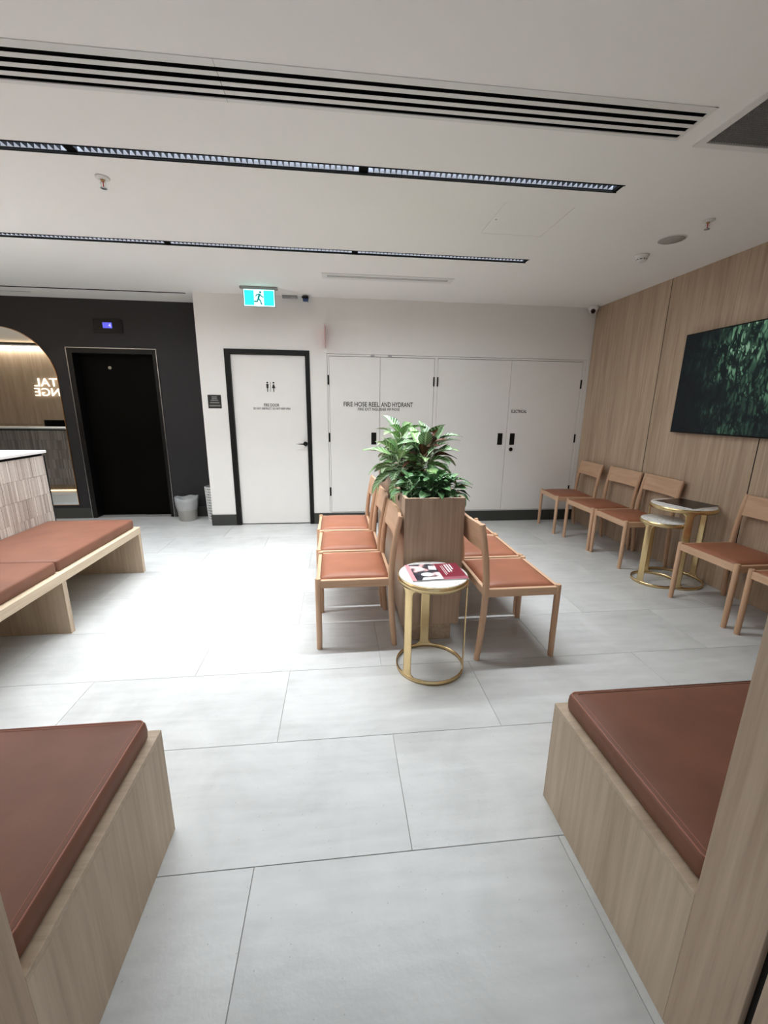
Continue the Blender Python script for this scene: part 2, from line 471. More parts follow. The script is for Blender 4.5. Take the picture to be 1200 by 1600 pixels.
# ------------------------------------------------------------------ mesh helpers
class MB:
    def __init__(self):
        self.v, self.f, self.s = [], [], []
    def add(self, verts, faces, smooth=False):
        o = len(self.v)
        self.v += [tuple(p) for p in verts]
        self.f += [tuple(i + o for i in f) for f in faces]
        self.s += [smooth] * len(faces)
        return self
    def box(self, x0, x1, y0, y1, z0, z1, bev=0.0, seg=2):
        if bev <= 0:
            v = [(x0, y0, z0), (x1, y0, z0), (x1, y1, z0), (x0, y1, z0), (x0, y0, z1), (x1, y0, z1), (x1, y1, z1), (x0, y1, z1)]
            f = [(0, 3, 2, 1), (4, 5, 6, 7), (0, 1, 5, 4), (1, 2, 6, 5), (2, 3, 7, 6), (3, 0, 4, 7)]
            return self.add(v, f)
        bm = bmesh.new()
        bmesh.ops.create_cube(bm, size=1.0)
        for p in bm.verts:
            p.co = Vector(((x0 + x1) / 2 + p.co.x * (x1 - x0), (y0 + y1) / 2 + p.co.y * (y1 - y0), (z0 + z1) / 2 + p.co.z * (z1 - z0)))
        bmesh.ops.bevel(bm, geom=list(bm.edges), offset=bev, segments=seg, affect='EDGES', profile=0.5)
        self.add([p.co[:] for p in bm.verts], [[p.index for p in f.verts] for f in bm.faces], seg > 1)
        bm.free()
        return self
    def tube(self, pts, rad, n=14, caps=True):
        pts = [Vector(p) for p in pts]
        if not isinstance(rad, (list, tuple)):
            rad = [rad] * len(pts)
        t0 = (pts[1] - pts[0]).normalized()
        up = Vector((0, 1, 0)) if abs(t0.y) < 0.9 else Vector((1, 0, 0))
        vs, fs = [], []
        for i, p in enumerate(pts):
            t = (pts[min(i + 1, len(pts) - 1)] - pts[max(i - 1, 0)]).normalized()
            a = t.cross(up).normalized()
            b = t.cross(a).normalized()
            for k in range(n):
                an = 2 * math.pi * k / n
                vs.append(p + (a * math.cos(an) + b * math.sin(an)) * rad[i])
        for i in range(len(pts) - 1):
            for k in range(n):
                k2 = (k + 1) % n
                fs.append((i * n + k, i * n + k2, (i + 1) * n + k2, (i + 1) * n + k))
        self.add(vs, fs, True)
        if caps:
            m = len(pts) - 1
            self.add(vs[:n], [tuple(range(n))[::-1]])
            self.add(vs[m * n:], [tuple(range(n))])
        return self
    def lathe(self, prof, n=32, c=(0, 0, 0), close=False, a0=0.0, a1=2 * math.pi):
        vs, fs = [], []
        full = abs(a1 - a0 - 2 * math.pi) < 1e-6
        cols = n if full else n + 1
        for r, z in prof:
            for k in range(cols):
                an = a0 + (a1 - a0) * k / n
                vs.append((c[0] + r * math.cos(an), c[1] + r * math.sin(an), c[2] + z))
        m = len(prof)
        for i in range(m if close else m - 1):
            j = (i + 1) % m
            for k in range(n):
                k2 = (k + 1) % cols
                fs.append((i * cols + k, i * cols + k2, j * cols + k2, j * cols + k))
        self.add(vs, fs, True)
        return self
    def disc(self, r, z, n=32, c=(0, 0, 0), up=True):
        vs = [(c[0] + r * math.cos(2 * math.pi * k / n), c[1] + r * math.sin(2 * math.pi * k / n), c[2] + z) for k in range(n)]
        return self.add(vs, [tuple(range(n)) if up else tuple(range(n))[::-1]])
    def prism(self, outline, h0, h1, mapf):
        n = len(outline)
        v = [mapf(a, b, h0) for a, b in outline] + [mapf(a, b, h1) for a, b in outline]
        f = [tuple(range(n)), tuple(range(n, 2 * n))[::-1]] + [(i, i + n, (i + 1) % n + n, (i + 1) % n) for i in range(n)]
        return self.add(v, f)
    def mesh(self, name):
        me = bpy.data.meshes.new(name)
        me.from_pydata(self.v, [], self.f)
        me.polygons.foreach_set('use_smooth', self.s)
        bm = bmesh.new()
        bm.from_mesh(me)
        bmesh.ops.recalc_face_normals(bm, faces=bm.faces)
        bm.to_mesh(me)
        bm.free()
        me.update()
        return me
    def build(self, name, mat, parent=None, loc=None):
        me = self.mesh(name)
        me.materials.append(M[mat] if isinstance(mat, str) else mat)
        return put(name, me, parent, loc)
def put(name, me, parent=None, loc=None, rot=None):
    o = bpy.data.objects.new(name, me)
    COL.objects.link(o)
    o.parent = parent
    if loc is not None:
        o.location = loc
    if rot is not None:
        o.rotation_euler = rot
    return o
def tag(o, label=None, cat=None, group=None, kind=None):
    if label: o['label'] = label
    if cat: o['category'] = cat
    if group: o['group'] = group
    if kind: o['kind'] = kind
    return o
def thing(name, label, cat, loc=(0, 0, 0), rz=0.0, group=None, kind=None):
    o = bpy.data.objects.new(name, None)
    o.empty_display_size = 0.1
    COL.objects.link(o)
    o.location = loc
    o.rotation_euler = (0, 0, rz)
    return tag(o, label, cat, group, kind)
def copy_tree(o, parent=None):
    c = o.copy()
    COL.objects.link(c)
    c.parent = parent
    for ch in list(o.children):
        copy_tree(ch, c)
    return c
def plate(a0, a1, b0, b1, c0, c1, holes, mapf):
    """a slab with rectangular holes; (a,b) in its plane, c through it"""
    As = sorted({a0, a1, *[h[0] for h in holes], *[h[1] for h in holes]})
    Bs = sorted({b0, b1, *[h[2] for h in holes], *[h[3] for h in holes]})
    As = [a for a in As if a0 <= a <= a1]
    Bs = [x for x in Bs if b0 <= x <= b1]
    def solid(i, j):
        if i < 0 or j < 0 or i >= len(As) - 1 or j >= len(Bs) - 1:
            return False
        a, q = (As[i] + As[i + 1]) / 2, (Bs[j] + Bs[j + 1]) / 2
        return not any(h[0] < a < h[1] and h[2] < q < h[3] for h in holes)
    mb = MB()
    for i in range(len(As) - 1):
        for j in range(len(Bs) - 1):
            if not solid(i, j):
                continue
            A0, A1, B0, B1 = As[i], As[i + 1], Bs[j], Bs[j + 1]
            mb.add([mapf(A0, B0, c0), mapf(A1, B0, c0), mapf(A1, B1, c0), mapf(A0, B1, c0)], [(0, 3, 2, 1)])
            mb.add([mapf(A0, B0, c1), mapf(A1, B0, c1), mapf(A1, B1, c1), mapf(A0, B1, c1)], [(0, 1, 2, 3)])
            for di, dj, p, q in ((-1, 0, (A0, B0), (A0, B1)), (1, 0, (A1, B0), (A1, B1)), (0, -1, (A0, B0), (A1, B0)), (0, 1, (A0, B1), (A1, B1))):
                if not solid(i + di, j + dj):
                    mb.add([mapf(*p, c0), mapf(*q, c0), mapf(*q, c1), mapf(*p, c1)], [(0, 1, 2, 3)])
    # weld shared corners so that the slab is one closed body
    bm = bmesh.new()
    vs = [bm.verts.new(p) for p in mb.v]
    for f in mb.f:
        bm.faces.new([vs[i] for i in f])
    bmesh.ops.remove_doubles(bm, verts=bm.verts, dist=1e-5)
    out = MB()
    bm.verts.index_update()
    out.add([p.co[:] for p in bm.verts], [[p.index for p in f.verts] for f in bm.faces])
    bm.free()
    return out
XYZ = lambda a, b, c: (a, b, c)          # horizontal slab
XZY = lambda a, b, c: (a, c, b)          # slab in the xz plane
def text(name, s, cx, cz, w, h, y, mat, parent, face=-1, bold=0.012, depth=0.0012):
    """lettering on a wall that faces -y (face=-1) or +y (face=+1), scaled to width w and cap height h"""
    cu = bpy.data.curves.new(name, 'FONT')
    cu.body = s
    cu.size = 1.0
    cu.offset = bold
    cu.extrude = 0.5
    cu.resolution_u = 3
    tmp = bpy.data.objects.new(name, cu)
    COL.objects.link(tmp)
    dg = bpy.context.evaluated_depsgraph_get()
    me = bpy.data.meshes.new_from_object(tmp.evaluated_get(dg))
    bpy.data.objects.remove(tmp)
    xs = [v.co.x for v in me.vertices]
    ys = [v.co.y for v in me.vertices]
    mx, my, dx, dy = (min(xs) + max(xs)) / 2, (min(ys) + max(ys)) / 2, max(xs) - min(xs), max(ys) - min(ys)
    for v in me.vertices:
        a, b_, c = (v.co.x - mx) / dx * w, (v.co.y - my) / dy * h, v.co.z * depth
        v.co = (cx + a, y - c, cz + b_) if face < 0 else (cx - a, y + c, cz + b_)
    me.materials.clear()
    me.materials.append(M[mat])
    me.update()
    return put(name, me, parent)

# ================================================================== SETTING
# ---- floor: grout slab and single tiles, half-bond
TW, TD, Y0 = 1.02, 0.51, 1.0428
fl = MB().box(XL, XR + 0.15, -1.6, YE + 0.3, -0.06, -0.003).build('floor', 'grout')
tag(fl, 'pale concrete-look tiled floor of the waiting room', None, kind='structure')
tile_cache = {}
r = -5
for r in range(-5, 10):
    ya, yb = Y0 + TD * r, Y0 + TD * (r + 1)
    ya, yb = max(ya, -1.58), min(yb, YE + 0.28)
    if yb - ya < 0.02:
        continue
    x = (0.222 if r % 2 == 0 else -0.289) - TW * 9
    while x < XR:
        xa, xb = max(x, XL), min(x + TW, XR + 0.1)
        if xb - xa > 0.02:
            key = (round(xb - xa, 4), round(yb - ya, 4))
            if key not in tile_cache:
                g = 0.0011
                me = MB().box(-key[0] / 2 + g, key[0] / 2 - g, -key[1] / 2 + g, key[1] / 2 - g, -0.010, 0.0, 0.0008, 1).mesh('tile')
                me.materials.append(M['floor'])
                tile_cache[key] = me
            put('tile', tile_cache[key], fl, ((xa + xb) / 2, (ya + yb) / 2, 0.0))
        x += TW
# ---- ceiling with real recesses
MODS = 1.426
ROWS = [(2.478, 2.552), (3.652, 3.728)]
ROW_END, ROW_START = 1.577, 1.577 - 4 * MODS
SLOT = (-3.2, 1.552, 1.868, 2.084)
RET = (1.66, 2.56, 1.20, 2.105)
SMALL = (-0.129, 1.108, 4.235, 4.392)
LOBBY = (-6.0, -1.64, 5.145, 5.19)
LOBBY2 = (-5.2, -3.33, 5.36, 5.385)
ACC = (1.010, 1.450, 2.745, 3.192)
holes = [(ROW_START, ROW_END, a, q) for a, q in ROWS] + [SLOT, RET, SMALL, LOBBY, LOBBY2, ACC]
ce = plate(XL, XR + 0.15, 0.2, YE + 0.15, H, H + 0.10, holes, XYZ).build('ceiling', 'ceiling')
tag(ce, 'flat off-white plasterboard ceiling', None, kind='structure')
MB().box(LOBBY[0], LOBBY[1], LOBBY[2], LOBBY[3], H + 0.0012, H + 0.08).build('shadow_slot', 'blackmat', ce)
MB().box(LOBBY2[0], LOBBY2[1], LOBBY2[2], LOBBY2[3], H + 0.0012, H + 0.08).build('shadow_slot', 'grey_plastic', ce)
ap = MB().box(ACC[0] + 0.0022, ACC[1] - 0.0022, ACC[2] + 0.0022, ACC[3] - 0.0022, H + 0.0006, H + 0.02).build('access_panel', 'ceiling', ce)
MB().lathe([(0.005, -0.001), (0.0045, 0.003), (0.0, 0.003)], 12, (1.038, 2.973, H)).build('lock', 'black', ap)
MB().box(XL, XR, 0.2, YE, H + 0.24, H + 0.30).build('slab_above', 'blackmat', ce)

# ---- back wall (white) with openings for the restroom door and the cupboard doors
DX0, DX1, DZ = -1.268, -0.320, 2.058      # outer door frame
CX0, CX1, CZ0, CZ1 = -0.122, 3.062, 0.142, 2.032
wb = plate(XC, XR + 0.12, 0.0, H, YB, YB + 0.10, [(DX0, DX1, 0.0, DZ), (CX0, CX1, CZ0, CZ1)], XZY).build('wall_back', 'wall')
tag(wb, 'white painted back wall with door and cupboards', None, kind='structure')
MB().box(XC, XC + 0.10, YB + 0.10, YE, 0, H).build('wall_return', 'wall', wb)
MB().box(CX0 - 0.02, CX1 + 0.02, YB + 0.065, YB + 0.09, CZ0 - 0.02, CZ1 + 0.02).build('cupboard_backing', 'blackmat', wb)
MB().box(DX0 - 0.02, DX1 + 0.02, YB + 0.085, YB + 0.1, 0.0, DZ + 0.02).build('door_backing', 'blackmat', wb)
bb = MB()
for a, q in ((XC - 0.012, DX0), (DX1, CX0 - 0.0), (CX0, XR)):
    bb.box(a, q, YB - 0.012, YB, 0, 0.138, 0.002, 1)
bb.box(XC - 0.012, XC, YB, YE, 0, 0.138)
tag(bb.build('baseboard_back', 'skirt'), 'dark grey skirting along the white back wall', None, kind='structure')

# ---- elevator wall (charcoal)
EX0, EX1, EZ = -3.190, -2.183, 2.083
we = plate(XL, XC + 0.1, 0.0, H, YE, YE + 0.10, [(EX0, EX1, 0.0, EZ)], XZY).build('wall_elevator', 'charcoal')
tag(we, 'charcoal painted wall around the lift', None, kind='structure')
bb = MB()
bb.box(XL, EX0 - 0.004, YE - 0.012, YE, 0, 0.135, 0.002, 1)
bb.box(EX1 + 0.004, XC, YE - 0.012, YE, 0, 0.135, 0.002, 1)
tag(bb.build('baseboard_elevator', 'skirt'), 'dark grey skirting along the charcoal wall', None, kind='structure')

# ---- right wall: oak panels with dark shadow joints
wr = MB().box(XR + 0.016, XR + 0.10, 0.2, YB, 0, H).build('wall_right', 'black')
tag(wr, 'oak veneer panelled wall with thin dark joints', None, kind='structure')
seams = [YB - 0.003, 3.930, 2.790, 1.650, 0.593]
for a, q in zip(seams[1:], seams[:-1]):
    MB().box(XR, XR + 0.016, a + 0.0045, q - 0.0045, 0.0, H, 0.0006, 1).build('panel', 'panel', wr)
    MB().box(XR + 0.002, XR + 0.016, a - 0.0045, a + 0.0045, 0.0, H).build('joint_strip', 'black', wr)

# ---- front wall with the entry the camera looks through
NX0, NX1 = -0.585, 0.754
YF = 0.593
wf = MB().box(XL, NX0 - 0.016, 0.2, YF - 0.016, 0, H).box(NX1 + 0.016, XR + 0.1, 0.2, YF - 0.016, 0, H).box(NX0 - 0.016, NX1 + 0.016, 0.2, YF - 0.016, 2.35, H).build('wall_front', 'black')
tag(wf, 'entry wall with oak lined open doorway, unseen inner face whitened for bounce light', None, kind='structure')
for xa, xb in ((NX0 - 0.016, NX0), (NX1, NX1 + 0.016)):
    MB().box(xa, xb, 0.462, YF, 0, 2.35, 0.001, 1).build('panel', 'panel', wf)
    MB().box(xa, xb, 0.205, 0.444, 0, 2.35, 0.001, 1).build('panel', 'panel', wf)
MB().box(-3.0, NX0 - 0.016, YF - 0.016, YF, 0, H).build('bounce_lining', 'wall', wf)  # unseen inner face, made white to bounce light into the room
MB().box(XL, -3.006, YF - 0.016, YF, 0, H).build('bounce_lining', 'wall', wf)
MB().box(NX1 + 0.016, XR, YF - 0.016, YF, 0, H).build('bounce_lining', 'wall', wf)
MB().box(NX0 - 0.016, NX1 + 0.016, YF - 0.016, YF, 2.35, H).build('bounce_lining', 'wall', wf)

# ---- left wall and reception wall (seen in the mirror)
tag(MB().box(XL - 0.1, XL, 0.2, YE, 0, H).build('wall_left', 'wall'), 'plain white wall at the far left of the reception', None, kind='structure')
YREC = 1.64
wrec = MB().box(XL, -2.9, YREC - 0.1, YREC - 0.016, 0, H).build('wall_reception', 'black')
tag(wrec, 'oak panelled wall behind the reception desk', None, kind='structure')
for k in range(4):
    xa = XL + k * 1.275
    MB().box(xa + 0.002, xa + 1.273, YREC - 0.016, YREC, 1.03, H - 0.09, 0.001, 1).build('panel', 'panel', wrec)
    MB().box(xa + 0.002, xa + 1.273, YREC - 0.016, YREC, 0.0, 1.024, 0.001, 1).build('panel', 'panel', wrec)
MB().box(XL, -2.9, YREC - 0.012, YREC + 0.004, H - 0.085, H - 0.07).build('cove_strip', 'warm_led', wrec)

# ================================================================== DOORS
d1 = tag(thing('door_1', 'white restroom fire door in a black frame', None, (0, 0, 0)), kind='structure')
fr = MB()
fr.box(DX0, DX0 + 0.058, YB - 0.012, YB + 0.085, 0, DZ, 0.002, 1)
fr.box(DX1 - 0.050, DX1, YB - 0.012, YB + 0.085, 0, DZ, 0.002, 1)
fr.box(DX0 + 0.058, DX1 - 0.050, YB - 0.012, YB + 0.085, DZ - 0.052, DZ, 0.002, 1)
fr.build('frame', 'black', d1)
LX0, LX1 = DX0 + 0.061, DX1 - 0.053
leaf = MB().box(LX0, LX1, YB + 0.02, YB + 0.06, 0.012, DZ - 0.055, 0.002, 1).build('door_leaf', 'joinery', d1)
text('lettering', 'FIRE DOOR', -0.777, 1.449, 0.176, 0.036, YB + 0.019, 'print', leaf)
text('lettering', 'DO NOT OBSTRUCT  DO NOT KEEP OPEN', -0.775, 1.409, 0.425, 0.024, YB + 0.019, 'print', leaf, bold=0.012)
pic = MB()
def wcfig(cx, skirt):
    pic.prism([(cx + 0.0105 * math.cos(t * math.pi / 6), 1.700 + 0.0105 * math.sin(t * math.pi / 6)) for t in range(12)], YB + 0.0185, YB + 0.0198, XZY)
    if skirt:
        pic.prism([(cx - 0.006, 1.684), (cx + 0.006, 1.684), (cx + 0.020, 1.640), (cx - 0.020, 1.640)], YB + 0.0185, YB + 0.0198, XZY)
    else:
        pic.prism([(cx - 0.0135, 1.686), (cx + 0.0135, 1.686), (cx + 0.0115, 1.640), (cx - 0.0115, 1.640)], YB + 0.0185, YB + 0.0198, XZY)
    pic.prism([(cx - 0.0055, 1.640), (cx + 0.0055, 1.640), (cx + 0.0045, 1.598), (cx - 0.0045, 1.598)], YB + 0.0185, YB + 0.0198, XZY)
wcfig(-0.813, False)
wcfig(-0.743, True)
pic.box(-0.781, -0.777, YB + 0.0185, YB + 0.0198, 1.600, 1.708)
pic.build('restroom_symbol', 'print', leaf)
hd = MB()
hd.tube([(-0.400, YB + 0.018, 1.0), (-0.400, YB + 0.004, 1.0)], 0.026, 20)
hd.tube([(-0.400, YB + 0.006, 1.0), (-0.400, YB - 0.035, 1.0), (-0.408, YB - 0.042, 1.0), (-0.512, YB - 0.042, 1.0)], 0.0095, 10)
hd.build('handle', 'black', leaf)

def cupboard(name, label, xs, words, latches, lock):
    d = tag(thing(name, label, None), kind='structure')
    xa, xm, xb = xs
    z0, z1 = CZ0 + 0.006, CZ1 - 0.024
    fm = MB()
    return d, (xa, xm, xb, z0, z1)
cf = MB()
cf.box(CX0 + 0.004, CX0 + 0.021, YB + 0.002, YB + 0.06, CZ0, CZ1 - 0.004)
cf.box(CX1 - 0.040, CX1 - 0.004, YB + 0.002, YB + 0.06, CZ0, CZ1 - 0.004)
cf.box(1.150, 1.190, YB + 0.002, YB + 0.06, CZ0, CZ1 - 0.022)
cf.box(CX0 + 0.021, CX1 - 0.040, YB + 0.002, YB + 0.06, CZ1 - 0.022, CZ1 - 0.004)
tag(cf.build('trim_1', 'joinery'), 'slim white frame around the cupboard doors', None, kind='structure')
def cup_leaf(parent, xa, xb, hinge_x, pull, lock=None):
    lf = MB().box(xa, xb, YB + 0.003, YB + 0.04, CZ0 + 0.006, CZ1 - 0.027, 0.0015, 1).build('door_leaf', 'joinery', parent)
    for z in (1.743, 1.078, 0.412):
        MB().box(hinge_x - 0.009, hinge_x + 0.009, YB - 0.006, YB + 0.004, z - 0.054, z + 0.054, 0.003, 2).build('hinge', 'black', lf)
    if pull:
        pl = MB()
        pl.add(plate(pull[0] - 0.031, pull[0] + 0.031, 0.994, 1.138, YB - 0.001, YB + 0.0026, [(pull[0] - 0.022, pull[0] + 0.022, 1.004, 1.128)], XZY).v,
               plate(pull[0] - 0.031, pull[0] + 0.031, 0.994, 1.138, YB - 0.001, YB + 0.0026, [(pull[0] - 0.022, pull[0] + 0.022, 1.004, 1.128)], XZY).f)
        pl.box(pull[0] - 0.023, pull[0] + 0.023, YB + 0.0015, YB + 0.0028, 1.0, 1.13)
        pl.build('recessed_pull', 'black', lf)
    if lock:
        MB().tube([(lock, YB + 0.003, 0.937), (lock, YB - 0.004, 0.937)], 0.024, 20).build('lock', 'black', lf)
    return lf
d3 = tag(thing('door_2', 'white double doors of the fire hose cupboard', None), kind='structure')
lfa = cup_leaf(d3, -0.098, 0.4965, -0.111, (0.427, 0))
lfb = cup_leaf(d3, 0.5005, 1.147, 1.1475, None)
text('lettering', 'FIRE HOSE REEL', 0.278, 1.470, 0.425, 0.055, YB + 0.0022, 'print', lfa, bold=0.014)
text('lettering', 'AND HYDRANT', 0.706, 1.470, 0.386, 0.055, YB + 0.0022, 'print', lfb, bold=0.014)
text('lettering', 'FIRE EXT NGU', 0.364, 1.414, 0.262, 0.033, YB + 0.0022, 'print', lfa, bold=0.012)
text('lettering', 'ISHER WIP PHONE', 0.6205, 1.414, 0.236, 0.033, YB + 0.0022, 'print', lfb, bold=0.012)
for lf, x in ((lfa, 0.407), (lfb, 0.609)):
    MB().box(x - 0.022, x + 0.022, YB - 0.010, YB + 0.003, CZ1 - 0.020, CZ1 - 0.006, 0.003, 1).build('stop_block', 'silver', lf)
d4 = tag(thing('door_3', 'white double doors of the electrical cupboard', None), kind='structure')
lfa = cup_leaf(d4, 1.193, 2.104, 1.1925, (2.025, 0))
lfb = cup_leaf(d4, 2.108, 3.019, 3.0205, (2.185, 0), 2.179)
text('lettering', 'ELECTRICAL', 2.246, 1.408, 0.200, 0.036, YB + 0.0022, 'print', lfb, bold=0.018)

# ---- elevator
d2 = tag(thing('door_4', 'black steel lift doors in a recessed surround', None), kind='structure')
tr = MB()
t = 0.007
tr.box(EX0 - t, EX0, YE - 0.014, YE + 0.01, 0, EZ + t)
tr.box(EX1, EX1 + t, YE - 0.014, YE + 0.01, 0, EZ + t)
tr.box(EX0, EX1, YE - 0.014, YE + 0.01, EZ, EZ + t)
tr.build('edge_trim', 'silver', d2)
jb = MB()
jb.box(EX0, EX0 + 0.055, YE - 0.008, YE + 0.16, 0, EZ)
jb.box(EX1 - 0.042, EX1, YE - 0.008, YE + 0.16, 0, EZ)
jb.box(EX0 + 0.055, EX1 - 0.042, YE - 0.008, YE + 0.16, EZ - 0.055, EZ)
jb.build('door_frame', 'black', d2)
xm = -2.595
el = MB().box(EX0 + 0.056, xm - 0.003, YE + 0.13, YE + 0.155, 0.006, EZ - 0.056).build('lift_door', 'elevator', d2)
er = MB().box(xm + 0.003, EX1 - 0.043, YE + 0.115, YE + 0.140, 0.006, EZ - 0.056).build('lift_door', 'elevator', d2)
kh = MB().tube([(-2.795, YE + 0.131, 1.875), (-2.795, YE + 0.122, 1.875)], 0.017, 18).build('key_escutcheon', 'silver', el)
MB().tube([(-2.795, YE + 0.1225, 1.875), (-2.795, YE + 0.120, 1.875)], 0.006, 12).build('keyhole', 'black', kh)
MB().box(EX0 + 0.05, EX1 - 0.04, YE + 0.0, YE + 0.16, -0.002, 0.0035).build('sill', 'grey_plastic', d2)

# ================================================================== LEFT BENCH + RECEPTION DESK
t_ = thing('bench', 'long oak bench with tan leather cushions against the tiled reception desk', 'bench', (-1.97, 3.0, 0), group='built-in benches')
bx = lambda a, q, c, d, e, f, bev=0.0015: MB().box(a + 1.97, q + 1.97, c - 3.0, d - 3.0, e, f, bev, 1)
bx(-2.430, -1.720, 1.30, 3.645, 0.352, 0.408).build('top_slab', 'bench_y', t_)
for ya in (1.32, 2.585, 3.604):
    bx(-2.430, -1.722, ya, ya + 0.040, 0.0, 0.352).build('leg_panel', 'bench', t_)
def cushion(parent, x0, x1, y0, y1, z0, z1, rad=0.016, ox=0.0, oy=0.0, mat='cushion', seam=True):
    """upholstered slab: softly crowned top, rounded edges, double seam around the top"""
    n = 14
    mb = MB()
    prof = [(0.0, z0), (0.004, z0 - 0.0)]
    vs, fs = [], []
    rings = [(0.006, z0), (0.0, z0 + 0.010), (-0.002, (z0 + z1) / 2), (0.0, z1 - rad * 0.75), (rad * 0.3, z1 - rad * 0.22), (rad, z1)]
    W, D = x1 - x0, y1 - y0
    def ring(ins, k=n):
        rr = max(0.004, 0.022 - ins * 0.6)
        pts = []
        for cxs, cys, a0 in ((x1 - ins - rr, y1 - ins - rr, 0), (x0 + ins + rr, y1 - ins - rr, 90), (x0 + ins + rr, y0 + ins + rr, 180), (x1 - ins - rr, y0 + ins + rr, 270)):
            for i in range(5):
                a = math.radians(a0 + i * 22.5)
                pts.append((cxs + rr * math.cos(a), cys + rr * math.sin(a)))
        return pts
    rings += [(rad + 0.05, z1 + 0.003), (rad + 0.12, z1 + 0.005)]
    rings = [(i, z) for i, z in rings if i < min(W, D) / 2 - 0.02]
    m = 20
    for ins, z in rings:
        vs += [(px - ox, py - oy, z) for px, py in ring(ins)]
    for i in range(len(rings) - 1):
        for k in range(m):
            fs.append((i * m + k, i * m + (k + 1) % m, (i + 1) * m + (k + 1) % m, (i + 1) * m + k))
    fs.append(tuple(range((len(rings) - 1) * m, len(rings) * m)))
    fs.append(tuple(range(m))[::-1])
    mb.add(vs, fs, True)
    c = mb.build('cushion', mat, parent)
    if seam:
        pts = [(px - ox, py - oy, z1 - rad * 0.22 + 0.0015) for px, py in ring(rad * 0.42)]
        sm = MB()
        sm.tube(pts + [pts[0]], 0.0022, 6, False)
        pts = [(px - ox, py - oy, z1 + 0.0004) for px, py in ring(rad * 1.25)]
        sm.tube(pts + [pts[0]], 0.0011, 5, False)
        sm.build('seam', 'piping', c)
    return c
cushion(t_, -2.428, -1.758, 2.625, 3.628, 0.408, 0.482, 0.014, -1.97, 3.0, seam=False)
cushion(t_, -2.428, -1.758, 1.330, 2.617, 0.408, 0.482, 0.014, -1.97, 3.0, seam=False)

desk = thing('reception_desk', 'reception desk clad in slim beige finger tiles under a white stone top', 'desk', (-2.43, 3.72, 0))
ox, oy = -2.43, 3.72
dk = lambda a, q, c, d, e, f: MB().box(a - ox, q - ox, c - oy, d - oy, e, f, 0.001, 1)
XD = -2.442
YD = 3.715
ZT = 1.016
m_ = MB()
m_.box(XD - 0.42 - ox, XD - ox, 1.30 - oy, YD - oy, 0.0, ZT)
m_.box(-6.6 - ox, XD - 0.42 - ox, 3.25 - oy, YD - oy, 0.12, ZT)
m_.box(-6.6 - ox, XD - 0.42 - ox, 3.25 - oy, YD - 0.07 - oy, 0.0, 0.12)
m_.build('carcass', 'skirt', desk)
MB().box(-6.6 - ox, XD - 0.42 - ox, 2.60 - oy, 3.25 - oy, 0.70, 0.73, 0.002, 1).build('work_surface', 'stone', desk)
for xs_ in (-6.6, -4.6):
    MB().box(xs_ - ox, xs_ + 0.03 - ox, 2.62 - oy, 3.25 - oy, 0.0, 0.70).build('support_panel', 'bench', desk)
MB().box(XD - 0.40 - ox, XD + 0.004 - ox, 1.32 - oy, YD - 0.01 - oy, ZT, ZT + 0.020).box(-6.58 - ox, XD - 0.40 - ox, 3.27 - oy, YD - 0.01 - oy, ZT, ZT + 0.020).build('shadow_gap', 'blackmat', desk)
st = MB().box(XD - 0.45 - ox, XD + 0.022 - ox, 1.28 - oy, YD + 0.025 - oy, ZT + 0.020, ZT + 0.042, 0.002, 1)
st.box(-6.62 - ox, XD - 0.45 - ox, 3.22 - oy, YD + 0.025 - oy, ZT + 0.020, ZT + 0.042, 0.002, 1)
st.build('stone_top', 'stone', desk)
MB().box(XD - 0.004 - ox, XD + 0.010 - ox, YD - oy, YD + 0.012 - oy, 0.0, ZT).build('corner_trim', 'black', desk)
tl = MB()
TWd, THt = 0.0205, 0.157
y = 1.30
while y < YD - 0.005:
    for k in range(8):
        z1 = ZT - k * THt
        z0 = max(0.0, z1 - THt + 0.002)
        if z1 <= 0.01:
            continue
        dx = random.uniform(0.007, 0.0115)
        tl.box(XD - ox, XD + dx - ox, y - oy, min(y + TWd - 0.0015, YD - 0.002) - oy, z0, z1)
    y += TWd
tag(tl.build('finger_tiles', 'kitkat', desk), kind='stuff')
tl = MB()
x = -6.6
while x < XD - 0.01:
    for k in range(7):
        z1 = ZT - k * THt
        z0 = max(0.12, z1 - THt + 0.002)
        if z1 <= 0.13:
            continue
        dy = random.uniform(0.007, 0.0115)
        tl.box(x - ox, min(x + TWd - 0.0015, XD - 0.005) - ox, YD - oy, YD + dy - oy, z0, z1)
    x += TWd
tag(tl.build('finger_tiles', 'kitkat', desk), kind='stuff')
MB().box(-6.58 - ox, XD - 0.45 - ox, YD - 0.068 - oy, YD - 0.058 - oy, 0.030, 0.112).build('kick_panel', 'bench', desk)  # pale oak, the warm LED glow on the kick put into its colour
MB().box(-6.58 - ox, XD - 0.45 - ox, YD - 0.066 - oy, YD - 0.050 - oy, 0.006, 0.020).build('kick_light', 'warm_led', desk)
mon = thing('computer_monitor', 'black monitor standing on the reception desk, seen in the arched mirror', 'monitor', (-4.90, 3.05, 0.730))
MB().box(-0.10, 0.10, -0.08, 0.08, 0, 0.012, 0.003, 1).build('base', 'black', mon)
MB().box(-0.02, 0.02, -0.012, 0.012, 0.012, 0.16).build('stand', 'black', mon)
MB().box(-0.26, 0.26, 0.010, 0.045, 0.10, 0.435, 0.006, 2).build('screen_housing', 'tvblack', mon)
sg = tag(thing('wall_sign', 'glowing reception wall lettering mirrored in the arched mirror', 'sign', (-5.9, YREC, 1.7)))
